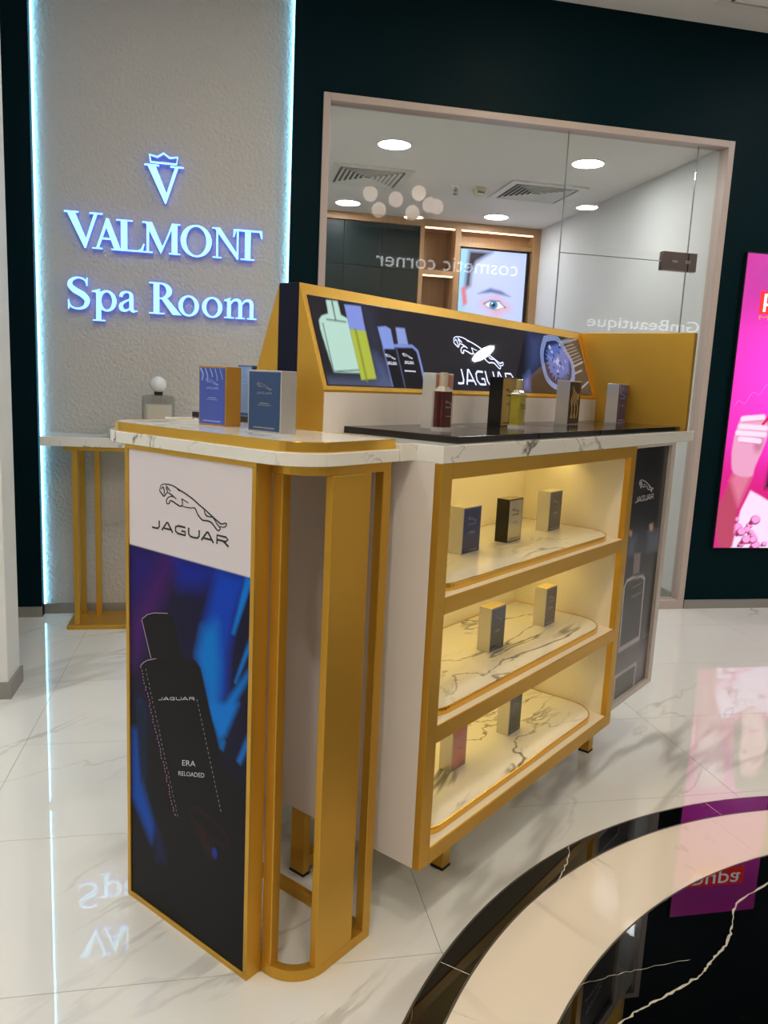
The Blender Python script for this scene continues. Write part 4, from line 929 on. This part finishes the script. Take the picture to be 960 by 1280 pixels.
GLY = {
 'V': (1.0, [[(.06, 1), (.27, 1), (.585, .20), (.55, 0), (.52, 0)], [(.79, 1), (.875, 1), (.55, 0), (.53, 0), (.535, .17)], R4(0, .37, .962, 1), R4(.66, 1.0, .962, 1)]),
 'A': (1.0, [[(.115, 0), (.195, 0), (.50, .84), (.47, 1), (.45, .97)], [(.45, 1), (.535, 1), (.93, 0), (.72, 0), (.42, .80)], R4(.26, .68, .32, .375), R4(0, .32, 0, .038), R4(.62, 1.02, 0, .038)]),
 'L': (.80, [R4(.13, .31, 0, 1), R4(0, .46, .962, 1), R4(0, .74, 0, .045), [(.58, .03), (.74, .0), (.80, .27), (.765, .27), (.70, .10)]]),
 'M': (1.12, [[(.13, 0), (.195, 0), (.205, 1), (.13, 1)], [(.08, 1), (.29, 1), (.60, .24), (.55, 0)], [(.55, 0), (.60, .22), (.93, 1), (.90, .9)], [(.55, 0), (.585, .06), (.96, 1), (.89, 1)], R4(.885, 1.055, 0, 1), R4(0, .20, .962, 1), R4(.02, .31, 0, .038), R4(.80, 1.14, 0, .038), R4(.9, 1.14, .962, 1)]),
 'O': (1.0, ellipse_ring(.5, .5, .5, .525, .325, .475, 32)),
 'N': (1.0, [R4(.14, .20, 0, 1), [(.06, 1), (.26, 1), (.89, .12), (.89, 0), (.84, 0)], R4(.83, .89, 0, 1), R4(0, .2, .962, 1), R4(.02, .32, 0, .038), R4(.72, 1.0, .962, 1)]),
 'T': (.95, [R4(.385, .565, 0, 1), R4(.05, .90, .945, 1), [(.0, .74), (.035, .74), (.10, .95), (.05, 1), (.02, 1)], [(.95, .74), (.915, .74), (.85, .95), (.90, 1), (.93, 1)], R4(.25, .70, 0, .038)]),
 'S': (.62, vstroke([(.53, .80), (.47, .93), (.30, .985), (.13, .90), (.09, .74), (.22, .585), (.42, .46), (.535, .29), (.47, .09), (.28, .012), (.10, .08), (.045, .23)], [.03, .045, .05, .09, .13, .17, .18, .14, .09, .05, .045, .03], 6) + [[(.515, .74), (.545, .74), (.55, 1.0), (.525, 1.0)], [(.03, .29), (.06, .29), (.055, .0), (.03, .0)]]),
 'p': (.70, [R4(.12, .25, -.30, .60), R4(.02, .36, -.335, -.30), [(.0, .60), (.0, .575), (.12, .555), (.25, .66), (.22, .67)]] + ellipse_ring(.415, .31, .275, .335, .155, .275, 26)),
 'a': (.58, vstroke([(.09, .47), (.13, .58), (.26, .635), (.38, .58), (.40, .44)], [.09, .09, .05, .09, .12], 5) + [[(.34, .46), (.46, .46), (.46, .10), (.50, .045), (.57, .06), (.57, .035), (.45, -.01), (.36, .04), (.34, .12)]] + vstroke([(.36, .40), (.20, .32), (.10, .22), (.11, .09), (.20, .045), (.30, .07), (.36, .14)], [.045, .06, .10, .12, .08, .045, .03], 5)),
 'R': (.90, [R4(.13, .30, 0, 1), R4(0, .45, 0, .038), R4(0, .35, .962, 1)] + ellipse_ring(.34, .74, .34, .26, .175, .215, 20, -math.pi/2, math.pi/2) + [R4(.28, .345, .955, 1), R4(.28, .345, .48, .525), [(.36, .50), (.55, .50), (.93, .03), (.98, .0), (.70, .0)]]),
 'o': (.66, ellipse_ring(.33, .315, .33, .335, .195, .285, 28)),
 'm': (1.08, [R4(.10, .225, 0, .58), R4(.47, .595, 0, .48), R4(.845, .97, 0, .48), R4(.01, .32, 0, .036), R4(.385, .68, 0, .036), R4(.76, 1.07, 0, .036), [(.0, .585), (.0, .56), (.10, .54), (.225, .655), (.19, .66)]]
        + vstroke([(.21, .46), (.30, .58), (.41, .61), (.50, .57), (.533, .46)], [.035, .06, .085, .11, .125], 5) + vstroke([(.585, .46), (.675, .58), (.785, .61), (.875, .57), (.908, .46)], [.035, .06, .085, .11, .125], 5)),
}
YL = 3.932
def letter(thing, ch, x0, x1, zb, hh):
    wd, polys = GLY[ch]; k = (x1-x0)/wd
    mb = MB(); hb = MB(); zlo = zb
    for p in polys:
        q = [(x0+a*k, zb+b*hh) for a, b in p]
        mb.prism(q, lambda a, b: (a, YL+.006, b), lambda a, b: (a, YL, b))
        cx = sum(a for a, b in q)/len(q); cz = sum(b for a, b in q)/len(q)
        e = .0012
        q2 = [(a+e*(1 if a > cx else -1), b+e*(1 if b > cz else -1)) for a, b in q]
        hb.prism(q2, lambda a, b: (a, YL+.026, b), lambda a, b: (a, YL+.0058, b))
    l = thing.part('letter', mb, FACE); thing.part('halo_back', hb, HALO, l)
adj = lambda x: x*1.0064
zad = lambda z: 1.2+(z-1.2)*1.0064
t = Thing('wall_sign', 'glowing serif wall letters reading VALMONT on the plaster panel', 'sign', (-.27, YL+.026, 1.73), 'W', kind=None)
for ch, a, b, h in (('V', -.717, -.553, .157), ('A', -.598, -.464, .137), ('L', -.494, -.370, .137), ('M', -.380, -.214, .137), ('O', -.209, -.068, .137), ('N', -.066, .070, .137), ('T', .030, .166, .137)):
    letter(t, ch, adj(a), adj(b), zad(1.7345), h)
t = Thing('wall_sign', 'glowing serif wall letters reading Spa Room under the brand name', 'sign', (-.28, YL+.026, 1.46), 'W')
for ch, a, b in (('S', -.712, -.610), ('p', -.603, -.494), ('a', -.490, -.402), ('R', -.350, -.214), ('o', -.218, -.124), ('o', -.110, -.016), ('m', -.008, .146)):
    letter(t, ch, adj(a), adj(b), zad(1.462), .143)
t = Thing('wall_sign', 'glowing crowned V emblem above the brand name letters', 'sign', (-.285, YL+.026, 1.96), 'W')
letter(t, 'V', adj(-.369), adj(-.197), zad(1.957), .166)
cr = [(0, 0), (1, 0), (1.04, .92), (.74, .72), (.5, 1.25), (.26, .72), (-.04, .92)]
mb = MB(); x0, x1, z0 = adj(-.342), adj(-.228), zad(2.131)
pts = [(x0+a*(x1-x0), z0+b*.034) for a, b in cr]
for q in band(pts+[pts[0]], .007): mb.prism(q, lambda a, b: (a, YL+.006, b), lambda a, b: (a, YL, b))
mb2 = MB()
for q in band(pts+[pts[0]], .009): mb2.prism(q, lambda a, b: (a, YL+.026, b), lambda a, b: (a, YL+.0058, b))
cw = t.part('crown', mb, FACE); t.part('halo_back', mb2, HALO, cw)

# ---------------------------------------------------------------- pink light box
LX0, LX1, LZ0, LZ1 = 2.722, 3.302, .360, 1.965
t = Thing('light_box', 'tall pink cosmetics light box on the teal wall', 'light box', ((LX0+LX1)/2, YW, LZ0), 'W')
t.part('housing', MB().box(LX0-.006, LX1+.006, YW-.022, YW, LZ0-.006, LZ1+.006), mat('black_housing', (20, 18, 22), .4), bevel=.002)
K_ = ART['PINK']
cv = Canvas(LX0, LX1, LZ0, LZ1, .0050, (208, 24, 142))
cv.spot(3.04, 1.35, .40, .42, (240, 62, 206), 1.4); cv.poly([(2.7, 1.7), (3.4, 1.7), (3.4, 2.0), (2.7, 2.0)], (176, 46, 146), .16); cv.poly([(2.7, .3), (3.4, .3), (3.4, .72), (2.7, .82)], (200, 20, 112), .12)
cv.poly([(3.00, .70), (3.02, .98), (3.06, 1.12), (3.15, 1.19), (3.31, 1.20), (3.31, .72)], (44, 26, 34), .015)      # hair
cv.poly([(3.05, .62), (3.15, .62), (3.20, .72), (3.235, .84), (3.23, .98), (3.17, 1.06), (3.09, 1.04), (3.06, .92), (3.06, .78)], (236, 176, 190), .010)   # face and neck
cv.spot(3.09, .895, .022, .008, (60, 30, 40), .6); cv.spot(3.175, .885, .022, .008, (60, 30, 40), .6); cv.line([(3.13, .88), (3.135, .82), (3.115, .81)], .006, (200, 120, 140), .005); cv.spot(3.125, .765, .03, .012, (206, 20, 60), .5)
cv.poly(K_['blouse'][:3]+[(2.98, .66), (3.10, .60), (3.18, .64), (3.31, .72), (3.31, .35), (2.82, .35)], (232, 204, 242), .006)
rs = np.random.RandomState(5)
for k in range(60):
    x, z = 2.80+.5*rs.rand(), .37+.42*rs.rand()
    if z > min(.40+(x-2.78)*1.9, .57): continue
    r = .014+.014*rs.rand(); cv.spot(x, z, r*1.2, r, (132, 16, 66), .25); cv.spot(x+.003, z+.004, r, r*.8, (242, 150, 212), .3); cv.spot(x-r, z-.6*r, r*.5, r*.5, (150, 24, 80), .4)
cv.poly(smooth_line(K_['arm']+K_['arm'][:1], 3)[:-1], (172, 62, 92), .010); cv.poly([K_['arm'][3], K_['arm'][4], K_['arm'][5], K_['arm'][2]], (206, 110, 140), .02); cv.poly(smooth_line(K_['palm']+K_['palm'][:1], 4)[:-1], (216, 150, 184), .006)
cv.spot(K_['palm'][4][0]-.05, K_['palm'][4][1]-.03, .03, .05, (190, 110, 146), .8)
for f in ('f1', 'f2', 'f3', 'f4'): cv.line(K_[f], .030, (236, 206, 230), .005); cv.line([(p[0], p[1]-.017) for p in K_[f]], .004, (196, 110, 150), .003)
cv.line(K_['lip'], .016, (200, 20, 60), .003)
pb = cv.build('backlit_print', plane_map((0, YW-.0225, 0), (1, 0, 0), (0, 0, 1), (0, -1, 0)), print_mat('light_box_print', .95, .25, .2), t)
PB = plane_map((0, YW-.0225, 0), (1, 0, 0), (0, 0, 1), (0, -1, 0))
lg = t.part('logo_square', MB().prism([(2.826, 1.655), (3.20, 1.655), (3.20, 1.775), (2.826, 1.775)], lambda a, b: PB(a, b, 0), lambda a, b: PB(a, b, .0006)), mat('logo_red', (230, 40, 30), .3, emit=(240, 44, 34), estr=.8), pb)
WGL = mat('backlit_white', (255, 255, 255), .3, emit=(220, 240, 255), estr=1.0)
t.part('lettering', text_flat(MB(), 'pupa', PB, 2.850, 1.668, .325, .095, .0012), WGL, lg)
t.part('lettering', text_flat(MB(), 'MILANO', PB, 2.831, 1.625, .34, .022, .0008), mat('backlit_orange', (240, 110, 70), .3, emit=(250, 110, 70), estr=.9), pb)
mb = MB()
gx, gz = K_['gold'][0]; decal(mb, band(smooth_line([(gx+.02*k, gz+.012*k+.018*math.sin(k*1.5)) for k in range(12)], 4), .003), PB, .0006)
t.part('lettering', mb, mat('backlit_pink_script', (255, 120, 210), .3, emit=(255, 90, 215), estr=.45), pb)
